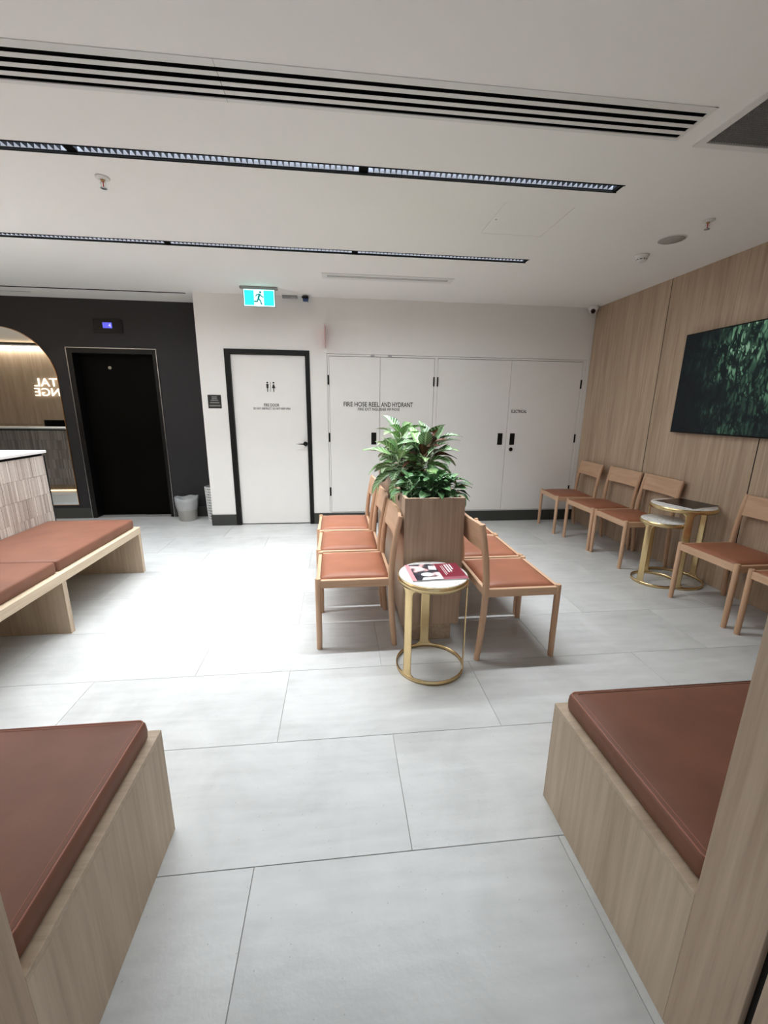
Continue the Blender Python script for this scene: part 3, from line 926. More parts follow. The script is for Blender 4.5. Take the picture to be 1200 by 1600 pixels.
for nm, s, cx, cz, w, h in (('lettering', 'TAL', -5.905, 1.866, 0.44, 0.155), ('lettering', 'NGE', -5.905, 1.676, 0.47, 0.155)):
    o = text(nm, s, cx, cz, w, h, YREC + 0.03, 'sign_glow', None, face=1, bold=0.0, depth=0.012)
    o.parent = sg
    o.location = (5.9, -YREC, -1.7)

# ---- arched mirror
mr_ = thing('arched_mirror', 'tall arched mirror with a thin bronze edge on the charcoal wall', 'mirror', (-3.93, YE, 0))
R_, ZC, ZB = 0.60, 1.70, 0.176
def arch(r):
    return [(-r, ZB + (R_ - r)), (r, ZB + (R_ - r))] + [(r * math.cos(a), ZC + r * math.sin(a)) for a in [math.pi * k / 40 for k in range(41)]]
MB().prism(arch(R_ - 0.004), -0.0145, -0.004, XZY).build('glass', 'mirror', mr_)
o1, o2 = arch(R_), arch(R_ - 0.006)
ed = MB()
n = len(o1)
vs = [(a, -0.016, q) for a, q in o1] + [(a, -0.016, q) for a, q in o2] + [(a, 0.0, q) for a, q in o1] + [(a, 0.0, q) for a, q in o2]
fs = []
for i in range(n):
    j = (i + 1) % n
    fs += [(i, j, n + j, n + i), (2 * n + i, 2 * n + j, j, i), (n + i, n + j, 3 * n + j, 3 * n + i), (3 * n + i, 3 * n + j, 2 * n + j, 2 * n + i)]
ed.add(vs, fs).build('edge_frame', 'bronze', mr_)

# ---- lift display
dp = thing('lift_indicator', 'black lift indicator panel with a small violet screen above the lift', 'display', (-2.685, YE, 2.333))
MB().box(-0.160, 0.160, -0.010, 0.0, -0.078, 0.078, 0.003, 1).build('face_plate', 'black', dp)
MB().box(-0.056, 0.046, -0.0125, -0.009, -0.024, 0.038).build('screen', 'lcd', dp)
text('digit', '4', 0.022, 0.007, 0.026, 0.040, -0.013, 'lcd_digit', dp)
# the 4 was laid out around the local origin

# ================================================================== NEAR BENCHES
def near_bench(label, x0, x1, cx0, cx1):
    xm, y0, y1 = (x0 + x1) / 2, YF, 1.197
    t = thing('bench', label, 'bench', (xm, 0.9, 0), group='built-in benches')
    z = 0.408
    m = MB()
    m.box(x0 - xm, x1 - xm, y0 - 0.9, y1 - 0.9, 0.0, z - 0.0195, 0.001, 1)
    m.build('body', 'bench', t)
    MB().box(x0 - xm, x1 - xm, y0 - 0.9, y1 - 0.9, z - 0.019, z, 0.001, 1).build('top_board', 'bench_x', t)
    cushion(t, cx0, cx1, y0 + 0.012, y1 - 0.024, z, z + 0.066, 0.016, xm, 0.9)
    return t
near_bench('near oak box bench with brown cushion at the lower right, beside the doorway panel', 0.754, 2.60, 0.780, 2.58)
near_bench('near oak box bench with brown cushion at the lower left corner', -2.30, -0.585, -2.28, -0.608)

# ================================================================== CHAIRS
def make_chair():
    t = thing('dining_chair', '', 'chair')
    hw = 0.2325
    for s in (-1, 1):
        MB().tube([(-0.232, s * hw, 0.0), (-0.231, s * hw, 0.10), (-0.23, s * hw, 0.452), (-0.23, s * hw, 0.458)], [0.0165, 0.0175, 0.018, 0.0155], 16).build('leg', 'chair', t)
    for s in (-1, 1):
        pts = [(0.226, 0.0), (0.212, 0.15), (0.202, 0.32), (0.199, 0.43), (0.203, 0.53), (0.214, 0.63), (0.230, 0.73), (0.246, 0.815), (0.248, 0.824)]
        rad = [0.0165, 0.018, 0.0188, 0.019, 0.019, 0.0185, 0.018, 0.0175, 0.0150]
        MB().tube([(a, s * hw, z) for a, z in pts], rad, 16).build('leg', 'chair', t)
    for s in (-1, 1):
        MB().box(-0.218, 0.192, s * hw - 0.0115, s * hw + 0.0115, 0.398, 0.447, 0.003, 1).build('side_rail', 'chair_x', t)
    MB().box(-0.2415, -0.2185, -hw + 0.012, hw - 0.012, 0.398, 0.447, 0.003, 1).build('front_rail', 'chair_y', t)
    MB().box(0.188, 0.210, -hw + 0.012, hw - 0.012, 0.398, 0.445, 0.003, 1).build('back_rail', 'chair_y', t)
    # seat pad: domed leather
    n = 12
    vs, fs = [], []
    def P(u, v, z):
        k = 1.0
        return (-0.013 + u * 0.202, v * 0.219, z)
    for i in range(n + 1):
        for j in range(n + 1):
            u, v = -1 + 2 * i / n, -1 + 2 * j / n
            e = (1 - abs(u) ** 5) * (1 - abs(v) ** 5)
            vs.append(P(u, v, 0.449 + 0.0215 * e ** 0.55))
    for i in range(n):
        for j in range(n):
            fs.append((i * (n + 1) + j, (i + 1) * (n + 1) + j, (i + 1) * (n + 1) + j + 1, i * (n + 1) + j + 1))
    border = [(i, 0) for i in range(n)] + [(n, j) for j in range(n)] + [(n - i, n) for i in range(n)] + [(0, n - j) for j in range(n)]
    bi = len(vs)
    for i, j in border:
        vs.append(P(-1 + 2 * i / n, -1 + 2 * j / n, 0.425))
    nb = len(border)
    for k in range(nb):
        a, q = border[k], border[(k + 1) % nb]
        fs.append((a[0] * (n + 1) + a[1], q[0] * (n + 1) + q[1], bi + (k + 1) % nb, bi + k))
    fs.append(tuple(range(bi, bi + nb)))
    MB().add(vs, fs, True).build('seat', 'leather', t)
    # curved back plank
    vs, fs = [], []
    m, zs = 14, [0.668, 0.700, 0.745, 0.790, 0.820]
    for side in (0, 1):
        for z in zs:
            xb = 0.214 + (z - 0.63) * 0.165
            for k in range(m + 1):
                v = -1 + 2 * k / m
                bow = 0.020 * (1 - v * v)
                vs.append((xb + bow - 0.010 + side * 0.019, v * (hw - 0.004), z))
    c = m + 1
    nz = len(zs)
    for side in (0, 1):
        o = side * nz * c
        for i in range(nz - 1):
            for k in range(m):
                fs.append((o + i * c + k, o + i * c + k + 1, o + (i + 1) * c + k + 1, o + (i + 1) * c + k))
    o = nz * c
    for k in range(m):
        fs.append((k, k + 1, o + k + 1, o + k))
        e = (nz - 1) * c
        fs.append((e + k, e + k + 1, o + e + k + 1, o + e + k))
    for i in range(nz - 1):
        for k in (0, m):
            fs.append((i * c + k, (i + 1) * c + k, o + (i + 1) * c + k, o + i * c + k))
    mb = MB()
    mb.add(vs, fs, False)
    mb.build('backrest', 'chair_y', t)
    return t
M['chair_x'] = wood('beech_chair_side_rail', (188, 149, 118), (214, 178, 148), 'X', fine=50, coarse=18, rough=0.42, contrast=0.8)
proto = make_chair()
WALL = 'chairs along the oak wall'
ISL = 'chairs backing onto the planter'
spots = [
    (0.095, 2.508, 0.5, 'tan leather chair facing the lift wall, nearest the brass table, on the planter\'s left', ISL),
    (0.078, 3.022, 0.0, 'tan leather chair in the middle of the row on the planter\'s left side', ISL),
    (0.056, 3.536, 0.0, 'tan leather chair closest to the back wall on the planter\'s left side', ISL),
    (1.007, 2.310, 180.5, 'tan leather chair seen from its side beside the maroon booklet table, right of planter', ISL),
    (1.007, 2.820, 180.0, 'tan leather chair in the middle of the row on the planter\'s right side', ISL),
    (1.012, 3.318, 180.0, 'tan leather chair farthest back on the planter\'s right side, mostly hidden', ISL),
    (2.775, 4.686, -5.0, 'wooden chair with brown seat by the oak wall, next to the electrical cupboard', WALL),
    (2.808, 4.102, 0.5, 'second wooden chair with brown seat from the corner along the oak wall', WALL),
    (2.818, 3.590, -1.5, 'wooden chair with brown seat by the oak wall, just behind the nesting tables', WALL),
    (2.822, 2.520, 0.0, 'wooden chair with brown seat by the oak wall, in front of the nesting tables', WALL),
    (2.832, 1.966, 0.0, 'wooden chair cut off by the right frame edge, nearest along the oak wall', WALL),
]
for i, (x, y, rz, lab, grp) in enumerate(spots):
    c = proto if i == 0 else copy_tree(proto)
    c.location = (x, y, 0)
    c.rotation_euler = (0, 0, math.radians(rz))
    tag(c, lab, 'chair', grp)

# ================================================================== PLANTER
PX0, PX1, PY0, PY1, PZ = 0.369, 0.722, 2.268, 3.860, 0.930
pcx, pcy = (PX0 + PX1) / 2, (PY0 + PY1) / 2
pl = thing('planter_box', 'tall narrow oak planter box between the two rows of chairs', 'planter', (pcx, pcy, 0))
hx, hy = (PX1 - PX0) / 2, (PY1 - PY0) / 2
MB().box(-hx, hx, -hy, -hy + 0.018, 0.130, PZ, 0.001, 1).build('end_panel', 'planter', pl)
MB().box(-hx, hx, hy - 0.018, hy, 0.130, PZ, 0.001, 1).build('end_panel', 'planter', pl)
MB().box(-hx, -hx + 0.018, -hy + 0.018, hy - 0.018, 0.130, PZ, 0.001, 1).build('side_panel', 'planter', pl)
MB().box(hx - 0.018, hx, -hy + 0.018, hy - 0.018, 0.130, PZ, 0.001, 1).build('side_panel', 'planter', pl)
MB().box(-hx + 0.035, hx - 0.035, -hy + 0.045, hy - 0.045, 0.0, 0.130, 0.001, 1).build('plinth', 'panel_y', pl)
so = MB().box(-hx + 0.018, hx - 0.018, -hy + 0.018, hy - 0.018, 0.130, 0.860).build('soil', 'soil', pl)

def leaf_mesh(name, L, W, arch_, fold, mat, tip=0.9):
    nu, nv = 4, 8
    vs, fs, uvs = [], [], []
    for j in range(nv + 1):
        t = j / nv
        w = W * (math.sin(math.pi * min(1, t ** tip)) ** 0.8 if 0 < t < 1 else 0.0) + 0.0006
        ang = -arch_ * t
        # arc along +x, drooping
        xx = L * (math.sin(arch_ * t) / arch_ if arch_ > 0.01 else t)
        zz = -L * ((1 - math.cos(arch_ * t)) / arch_ if arch_ > 0.01 else 0)
        for i in range(nu + 1):
            u = -1 + 2 * i / nu
            z2 = zz + abs(u) * w * fold + 0.004 * math.sin(t * 9 + u * 2) * abs(u)
            vs.append((xx, u * w * 0.5, z2))
            uvs.append((0.5 + u * 0.5, t))
    c = nu + 1
    for j in range(nv):
        for i in range(nu):
            fs.append((j * c + i, j * c + i + 1, (j + 1) * c + i + 1, (j + 1) * c + i))
    # slight thickness: petiole
    me = bpy.data.meshes.new(name)
    k = len(vs)
    n = 5
    for q, p in enumerate(((-0.06, 0, -0.006), (0.012, 0, -0.001))):
        for a in range(n):
            an = 2 * math.pi * a / n
            vs.append((p[0], 0.0022 * math.cos(an), p[2] + 0.0022 * math.sin(an)))
            uvs.append((0.5, 0.1))
    for a in range(n):
        fs.append((k + a, k + (a + 1) % n, k + n + (a + 1) % n, k + n + a))
    me.from_pydata(vs, [], fs)
    uvl = me.uv_layers.new(name='leaf')
    for lp in me.loops:
        uvl.data[lp.index].uv = uvs[lp.vertex_index]
    me.polygons.foreach_set('use_smooth', [True] * len(fs))
    me.materials.append(M[mat])
    me.update()
    return me
LV = {
    'var': [leaf_mesh('leaf', 0.19, 0.092, a, 0.22, 'leaf_var') for a in (0.6, 1.1)],
    'pale': [leaf_mesh('leaf', 0.20, 0.076, a, 0.25, 'leaf_pale') for a in (0.5, 1.0)],
    'red': [leaf_mesh('leaf', 0.16, 0.062, a, 0.2, 'leaf_red') for a in (0.3, 0.9)],
    'low': [leaf_mesh('leaf', 0.105, 0.064, a, 0.18, 'leaf_low', 0.8) for a in (0.6, 1.0)],
}
def plant(label, x, y, z0, z1, n, kinds, spread, cat='plant', size=1.0, tilt=(0.9, -0.35), rootz=0.862, lean=(0, 0), grp=None):
    t = thing('foliage_plant', label, cat, (x, y, rootz), group=grp)
    MB().tube([(0, 0, -0.002), (lean[0] * 0.5, lean[1] * 0.5, (z0 + z1) / 2 - rootz), (lean[0], lean[1], z1 - rootz - 0.03)], [0.008, 0.006, 0.003], 7).build('stem', 'stem', t)
    ga = 2.39996
    a = random.random() * 6
    for k in range(n):
        f = k / (n - 1)
        zz = z0 + (z1 - 0.05 - z0) * f - rootz
        a += ga + random.uniform(-0.3, 0.3)
        kind = random.choices([q[0] for q in kinds], [q[1] for q in kinds])[0]
        me = random.choice(LV[kind])
        pitch = tilt[1] + (tilt[0] - tilt[1]) * f + random.uniform(-0.2, 0.2)
        rr = spread * random.uniform(0.35, 1.0) * (1 - 0.45 * f)
        fl_ = zz / max(0.01, z1 - rootz)
        o = put('leaf', me, t, (lean[0] * fl_ + rr * math.cos(a), lean[1] * fl_ + rr * math.sin(a), zz), (random.uniform(-0.35, 0.35), -pitch, a))
        s = size * random.uniform(0.75, 1.12)
        o.scale = (s, s * random.uniform(0.9, 1.15), s)
    return t
PG = 'plants in the planter box'
mix = [('var', 6), ('pale', 3), ('red', 2.2)]
plant('tallest variegated plant in the planter, on its left side', 0.470, 3.04, 0.97, 1.315, 34, [('pale', 5), ('var', 4), ('red', 0.8)], 0.085, lean=(-0.01, 0.02), grp=PG, size=1.02, tilt=(1.0, -0.55))
plant('broad variegated plant with maroon leaves filling the middle of the planter', 0.545, 2.76, 0.96, 1.225, 36, mix, 0.095, lean=(0.03, 0), grp=PG, size=1.05, tilt=(1.0, -0.45))
plant('variegated plant with upright maroon leaves on the planter\'s right', 0.632, 2.95, 0.96, 1.245, 32, mix, 0.080, lean=(0.035, 0), grp=PG, size=1.05, tilt=(1.15, -0.5))
plant('pale striped plant hanging over the planter\'s left edge', 0.435, 2.80, 0.95, 1.200, 30, [('pale', 5), ('var', 4), ('red', 1.2)], 0.075, lean=(-0.045, 0), grp=PG, size=0.98, tilt=(0.9, -0.75))
plant('striped plant at the far end of the planter behind the taller leaves', 0.530, 3.32, 0.97, 1.210, 22, mix, 0.07, grp=PG, size=0.95)
lowm = [('low', 1)]
for k, (px, py, lab) in enumerate(((0.452, 2.47, 'low glossy green plant at the front left of the planter'), (0.555, 2.40, 'low glossy green plant at the front middle of the planter'), (0.655, 2.43, 'low glossy green plant at the front right of the planter'), (0.600, 2.58, 'low glossy plant tucked under the striped leaves'))):
    plant(lab, px, py, 0.915, 1.060, 34, lowm, 0.088, size=0.95, tilt=(0.85, -0.35), grp=PG)

# ================================================================== BRASS TABLES
def brass_table(name, label, x, y, r, h, angs, rz=0.0, grp=None, gap=None):
    t = thing(name, label, 'table', (x, y, 0), rz, grp)
    th = 0.006
    def band(z0, z1, n=56):
        return MB().lathe([(r, z0), (r, z1), (r - th, z1), (r - th, z0)], n, close=True)
    if gap:
        MB().lathe([(r, 0.0), (r, 0.024), (r - th, 0.024), (r - th, 0.0)], 48, close=True, a0=math.radians(gap[1]), a1=math.radians(gap[0] + 360)).build('base_ring', 'brass', t)
    else:
        band(0.0, 0.024).build('base_ring', 'brass', t)
    band(h - 0.036, h - 0.003).build('top_ring', 'brass', t)
    for a in angs:
        a = math.radians(a)
        vs, fs = [], []
        rows, cols = 30, 8
        zs = [0.020 + (h - 0.052) * i / rows for i in range(rows + 1)]
        for side in (0, 1):
            for z in zs:
                e = min(z - 0.022, h - 0.034 - z)
                fr_ = 0.028
                wd = 0.0265 + (fr_ - math.sqrt(max(0, fr_ * fr_ - (fr_ - min(e, fr_)) ** 2)) if e < fr_ else 0)
                wd = max(0.0265, min(wd, 0.0265 + fr_))
                for k in range(cols + 1):
                    an = a + (-1 + 2 * k / cols) * wd / r
                    rr = r - 0.0004 - side * (th - 0.0008)
                    vs.append((rr * math.cos(an), rr * math.sin(an), z))
        c = cols + 1
        o = (rows + 1) * c
        for i in range(rows):
            for k in range(cols):
                for b_ in (0, o):
                    fs.append((b_ + i * c + k, b_ + i * c + k + 1, b_ + (i + 1) * c + k + 1, b_ + (i + 1) * c + k))
            for k in (0, cols):
                fs.append((i * c + k, (i + 1) * c + k, o + (i + 1) * c + k, o + i * c + k))
        MB().add(vs, fs, True).build('leg', 'brass', t)
    MB().lathe([(0.0, h - 0.018), (r - th - 0.0005, h - 0.018), (r - th - 0.0005, h - 0.001), (r - th - 0.002, h), (0.0, h)], 56).build('table_top', 'marble', t)
    return t
IT = (0.497, 2.052, 0.560)
brass_table('side_table', 'round brass side table with white marble top and maroon booklet, before the planter', IT[0], IT[1], 0.191, IT[2], (88, 217, 346))
brass_table('side_table', 'taller brass nesting table with white marble top against the oak wall', 2.858, 3.085, 0.238, 0.676, (129, 241, 5), grp='nesting tables by the oak wall', gap=(127, 243))
brass_table('side_table', 'shorter brass nesting table with white marble top, pulled out from the taller', 2.695, 3.070, 0.175, 0.553, (195, 75, 315), grp='nesting tables by the oak wall')

bk = thing('booklet', 'open-cover booklet with photo and maroon half lying on the brass table', 'booklet', (0.513, 2.064, IT[2]), math.radians(2.5))
MB().box(-0.150, 0.150, -0.112, 0.112, 0.0, 0.0055).build('pages', 'paper', bk)
MB().box(-0.128, 0.018, -0.112, 0.112, 0.0055, 0.0062).build('cover_photo', 'booklet', bk)
MB().box(-0.150, -0.128, -0.112, 0.112, 0.0055, 0.0062).build('spine_strip', 'pink', bk)
mc = MB().box(0.018, 0.150, -0.078, 0.112, 0.0055, 0.0064).build('maroon_panel', 'maroon', bk)
MB().box(0.018, 0.150, -0.112, -0.078, 0.0055, 0.0063).build('pink_panel', plain('rose_panel', (158, 88, 102), 0.35), bk)
ln = MB()
for k, (xx, l0, l1, w) in enumerate(((0.046, -0.055, 0.075, 0.003), (0.056, -0.040, 0.08, 0.003), (0.073, -0.02, 0.09, 0.008), (0.088, -0.012, 0.095, 0.008), (0.103, 0.02, 0.095, 0.008))):
    ln.box(xx - w / 2, xx + w / 2, l0, l1, 0.0064, 0.0068)
ln.build('cover_lines', 'print_white', mc)
ph = MB()
ph.prism([(-0.055 + 0.034 * math.cos(a * math.pi / 10), -0.035 + 0.026 * math.sin(a * math.pi / 10)) for a in range(20)], 0.0062, 0.0066, XYZ)
ph.prism([(-0.03, 0.03), (0.012, 0.02), (0.016, 0.075), (-0.022, 0.085)], 0.0062, 0.0066, XYZ)
ph.prism([(-0.10, -0.105), (0.016, -0.105), (0.016, -0.065), (-0.085, -0.075)], 0.0062, 0.0065, XYZ)
ph.build('photo_highlights', 'print_white', bk)
bk2 = thing('magazine', 'glossy black magazine lying askew on the taller nesting table', 'magazine', (2.888, 3.095, 0.676), math.radians(14))
MB().box(-0.158, 0.158, -0.158, 0.158, 0.0, 0.005).build('pages', 'paper', bk2)
MB().box(-0.160, 0.160, -0.160, 0.160, 0.005, 0.0062).build('cover', 'black_cover', bk2)

# ================================================================== TV
tv = thing('television', 'large wall television showing a dark green jungle, on the oak wall', 'television', (XR, 2.855, 1.66))
TY0, TY1, TZ0, TZ1 = -0.735, 0.735, -0.418, 0.418
MB().box(-0.052, -0.012, TY0, TY1, TZ0, TZ1, 0.004, 2).build('housing', 'tvblack', tv)
MB().box(-0.012, 0.0, -0.25, 0.25, -0.2, 0.2).build('wall_bracket', 'black', tv)
me = bpy.data.meshes.new('screen')
bz = 0.011
me.from_pydata([(-0.0535, TY1 - bz, TZ0 + bz + 0.004), (-0.0535, TY0 + bz, TZ0 + bz + 0.004), (-0.0535, TY0 + bz, TZ1 - bz), (-0.0535, TY1 - bz, TZ1 - bz), (-0.052, TY1 - bz, TZ0 + bz + 0.004), (-0.052, TY0 + bz, TZ0 + bz + 0.004), (-0.052, TY0 + bz, TZ1 - bz), (-0.052, TY1 - bz, TZ1 - bz)], [],
               [(0, 1, 2, 3), (4, 7, 6, 5), (0, 4, 5, 1), (1, 5, 6, 2), (2, 6, 7, 3), (3, 7, 4, 0)])
uvl = me.uv_layers.new(name='screen')
cor = [(0, 0), (1, 0), (1, 1), (0, 1)] * 2
for lp in me.loops:
    uvl.data[lp.index].uv = cor[lp.vertex_index]
me.materials.append(M['screen'])
put('screen', me, tv)

# ================================================================== CEILING LIGHTS
def linear_row(label, ya, yb):
    yc = (ya + yb) / 2
    t = thing('linear_light', label, 'ceiling light', (0, yc, H), group='recessed linear ceiling lights')
    w = (yb - ya) / 2
    hs_ = MB()
    hs_.box(ROW_START, ROW_END, -w, -w + 0.004, 0.0, 0.085)
    hs_.box(ROW_START, ROW_END, w - 0.004, w, 0.0, 0.085)
    hs_.box(ROW_START, ROW_START + 0.006, -w, w, 0.0, 0.085)
    hs_.box(ROW_END - 0.02, ROW_END, -w, w, 0.0, 0.085)
    hs_.box(ROW_START, ROW_END, -w, w, 0.085, 0.090)
    hs_.box(ROW_START - 0.004, ROW_END + 0.004, -w - 0.005, -w + 0.003, -0.002, 0.0)
    hs_.box(ROW_START - 0.004, ROW_END + 0.004, w - 0.003, w + 0.005, -0.002, 0.0)
    hs_.build('housing', 'blackmat', t)
    iw = w - 0.004
    for m in range(4):
        xa, xb = ROW_START + m * MODS, ROW_START + (m + 1) * MODS
        if m > 0:
            MB().box(xa - 0.022, xa + 0.022, -iw, iw, 0.010, 0.08).build('joiner', 'blackmat', t)
        a, q = xa + 0.024, xb - 0.024
        df = MB().box(a, q, -iw + 0.002, iw - 0.002, 0.038, 0.042).build('diffuser', 'led', t)
        nf = 46
        p = (q - a) / nf
        lv = MB()
        rf = MB()
        z0, z1 = 0.009, 0.036
        for k in range(nf + 1):
            x = a + k * p
            # wedge blade, thin below and wide above
            lv.prism([(x - 0.0012, z0), (x + 0.0012, z0), (x + p * 0.30, z1), (x - p * 0.30, z1)] if 0 < k < nf else [(x - 0.0012, z0), (x + 0.0012, z0), (x + 0.0012, z1), (x - 0.0012, z1)], -iw + 0.003, iw - 0.003, XZY)
        tag(lv.build('louvre', 'blade', t), kind='stuff')
        rf.add([(a, iw - 0.002, z0), (q, iw - 0.002, z0), (q, iw - 0.012, z1), (a, iw - 0.012, z1)], [(0, 1, 2, 3)])
        rf.add([(a, -iw + 0.002, z0), (q, -iw + 0.002, z0), (q, -iw + 0.012, z1), (a, -iw + 0.012, z1)], [(0, 1, 2, 3)])
        rf.build('reflector', 'reflector', t)
        for watts, spread in ((MODULE_W, MODULE_SPREAD), (SPILL_W, math.pi)):
            ld = bpy.data.lights.new('module_lamp', 'AREA')
            ld.shape = 'RECTANGLE'
            ld.size = q - a
            ld.size_y = 0.05
            ld.energy = watts
            ld.spread = spread
            ld.color = MODULE_COL
            lo = bpy.data.objects.new('module_lamp', ld)
            COL.objects.link(lo)
            lo.parent = t
            lo.location = ((a + q) / 2, 0, 0.006)
    return t
linear_row('long black recessed louvred light, the nearer of two parallel to the air slot', *ROWS[0])
linear_row('long black recessed louvred light, the farther one nearer the exit sign', *ROWS[1])
ld = bpy.data.lights.new('cove_lamp', 'AREA')
ld.shape = 'RECTANGLE'; ld.size = 5.0; ld.size_y = 0.04; ld.energy = COVE_W; ld.color = (0.98, 0.95, 0.86)
lo = bpy.data.objects.new('cove_lamp', ld)
COL.objects.link(lo)
lo.parent = wrec
lo.location = (-5.45, YREC + 0.05, H - 0.06)
lo.rotation_euler = (math.radians(-25), 0, 0)

# ---- long slot diffuser
sd = thing('air_slot_diffuser', 'long white ceiling air diffuser with four black slots nearest the viewer', 'air vent', (0, 1.976, H))
x0, x1, y0, y1 = SLOT
yy = lambda v: v - 1.976
sl = [(1.903, 1.925), (1.948, 1.973), (1.995, 2.018), (2.041, 2.064)]
MB().box(x0, x1, yy(y0), yy(sl[0][0]), -0.003, 0.0005).box(x0, x1, yy(sl[-1][1]), yy(y1), -0.003, 0.0005).box(x1 - 0.016, x1, yy(y0), yy(y1), -0.0031, 0.0005).box(x0, x0 + 0.016, yy(y0), yy(y1), -0.0031, 0.0005).build('frame', 'white_plastic', sd)
for a, q in zip(sl[:-1], sl[1:]):
    for xa, xb in ((x0 + 0.016, -0.4258), (-0.4242, x1 - 0.016)):
        MB().box(xa, xb, yy(a[1]), yy(q[0]), -0.003, -0.002).build('slat', 'white_plastic', sd)
MB().box(x0, x1, yy(y0), yy(y1), 0.06, 0.09).box(x0, x1, yy(y0), yy(y0) + 0.004, 0.0008, 0.09).box(x0, x1, yy(y1) - 0.004, yy(y1), 0.0008, 0.09).box(x1 - 0.010, x1, yy(y0), yy(y1), 0.0008, 0.09).box(x0, x0 + 0.01, yy(y0), yy(y1), 0.0008, 0.09).build('plenum', 'blackmat', sd)
MB().box(-0.4258, -0.4242, yy(y0), yy(sl[0][0]), -0.0034, 0.0).box(-0.4258, -0.4242, yy(sl[-1][1]), yy(y1), -0.0034, 0.0).build('joint', 'grey_plastic', sd)

# ---- return air grille
rg = thing('return_air_grille', 'square eggcrate return-air grille at the upper right corner', 'air vent', (2.11, 1.6525, H))
x0, x1, y0, y1 = RET
cx, cy = 2.11, 1.6525
fr = MB()
f_ = 0.030
pf = plate(x0 - cx - 0.006, x1 - cx + 0.006, y0 - cy - 0.006, y1 - cy + 0.006, -0.006, 0.002, [(x0 - cx + f_, x1 - cx - f_, y0 - cy + f_, y1 - cy - f_)], XYZ)
pf.build('frame', 'white_plastic', rg)
gr = MB()
k = x0 + f_
while k < x1 - f_:
    gr.box(k - cx - 0.0008, k - cx + 0.0008, y0 - cy + f_, y1 - cy - f_, 0.0, 0.012)
    k += 0.0127
k = y0 + f_
while k < y1 - f_:
    gr.box(x0 - cx + f_, x1 - cx - f_, k - cy - 0.0008, k - cy + 0.0008, 0.0, 0.012)
    k += 0.0127
tag(gr.build('grid_core', 'eggcrate', rg), kind='stuff')
MB().box(x0 - cx, x1 - cx, y0 - cy, y1 - cy, 0.04, 0.06).build('filter', plain('filter_grey', (92, 90, 88), 0.9), rg)

# ---- small vent near the back wall
sv = thing('air_slot_vent', 'short white two-slot ceiling vent near the back wall', 'air vent', (0.49, 4.3135, H))
x0, x1, y0, y1 = SMALL
a = lambda v: v - 0.49
q = lambda v: v - 4.3135
s1, s2 = (4.290, 4.304), (4.320, 4.334)
xa, xb = -0.085, 1.065
fm = plate(a(x0) - 0.004, a(x1) + 0.004, q(y0) - 0.004, q(y1) + 0.004, -0.004, -0.001, [(a(xa), a(xb), q(s1[0]), q(s1[1])), (a(xa), a(xb), q(s2[0]), q(s2[1]))], XYZ)
fm.build('frame', 'white_plastic', sv)
MB().box(a(x0) + 0.01, a(x1) - 0.01, q(y0) + 0.01, q(y1) - 0.01, -0.0005, 0.05).build('plenum', 'blackmat', sv)

# ---- sprinklers
def sprinkler(label, x, y):
    t = thing('fire_sprinkler', label, 'sprinkler', (x, y, H), group='ceiling sprinklers')
    MB().lathe([(0.0, -0.001), (0.036, -0.001), (0.036, -0.004), (0.026, -0.010), (0.013, -0.012), (0.0, -0.012)], 28).build('escutcheon', 'white_plastic', t)
    MB().lathe([(0.0, -0.012), (0.011, -0.012), (0.010, -0.020), (0.0, -0.020)], 14).build('body', 'bronze', t)
    y_ = MB()
    for s in (-1, 1):
        y_.tube([(s * 0.008, 0, -0.018), (s * 0.013, 0, -0.028), (s * 0.009, 0, -0.042), (0, 0, -0.048)], 0.0022, 7)
    y_.build('frame_arms', 'white_plastic', t)
    MB().tube([(0, 0, -0.020), (0, 0, -0.046)], 0.0028, 8).build('bulb', 'red', t)
    dfl = MB()
    dfl.lathe([(0.0, -0.049), (0.016, -0.050), (0.017, -0.052), (0.0, -0.0515)], 16)
    dfl.build('deflector', 'silver', t)
sprinkler('ceiling sprinkler on the left between the two linear lights', -1.251, 2.763)
sprinkler('ceiling sprinkler on the right above the oak wall', 2.388, 2.800)

# ---- speaker, smoke detector, dome camera
sp = thing('ceiling_speaker', 'round flush grey ceiling speaker near the oak wall', 'speaker', (2.397, 3.113, H))
MB().lathe([(0.0, -0.0035), (0.084, -0.0035), (0.085, 0.0)], 40).build('grille', 'grille', sp)
MB().lathe([(0.085, 0.0), (0.085, -0.0045), (0.091, -0.003), (0.092, 0.0)], 40).build('rim', 'white_plastic', sp)
sm = thing('smoke_detector', 'white ceiling smoke detector between speaker and oak wall corner', 'smoke detector', (2.409, 3.430, H))
MB().lathe([(0.0, 0.0), (0.052, 0.0), (0.052, -0.008), (0.047, -0.014), (0.040, -0.034), (0.036, -0.038), (0.0, -0.038)], 32).build('housing', 'white_plastic', sm)
vs_ = MB()
for k in range(10):
    a0 = 2 * math.pi * k / 10
    vs_.lathe([(0.0385, -0.037), (0.0415, -0.030)], 4, a0=a0, a1=a0 + 0.42)
vs_.build('vents', 'black', sm)
MB().lathe([(0.034, -0.038), (0.033, -0.046), (0.026, -0.049), (0.0, -0.049)], 28).build('sensor_cap', 'white_plastic', sm)
dc = thing('dome_camera', 'small white dome security camera at the corner of the back and oak walls', 'camera', (3.015, 5.030, H))
MB().lathe([(0.0, 0.0), (0.058, 0.0), (0.058, -0.026), (0.052, -0.034), (0.046, -0.036)], 32).build('housing', 'white_plastic', dc)
MB().lathe([(0.046, -0.034), (0.045, -0.050), (0.038, -0.066), (0.022, -0.077), (0.0, -0.080)], 28).build('dome', 'white_plastic', dc)
MB().tube([(-0.012, -0.020, -0.055), (-0.020, -0.036, -0.070)], [0.030, 0.022], 18).build('lens', 'lens', dc)

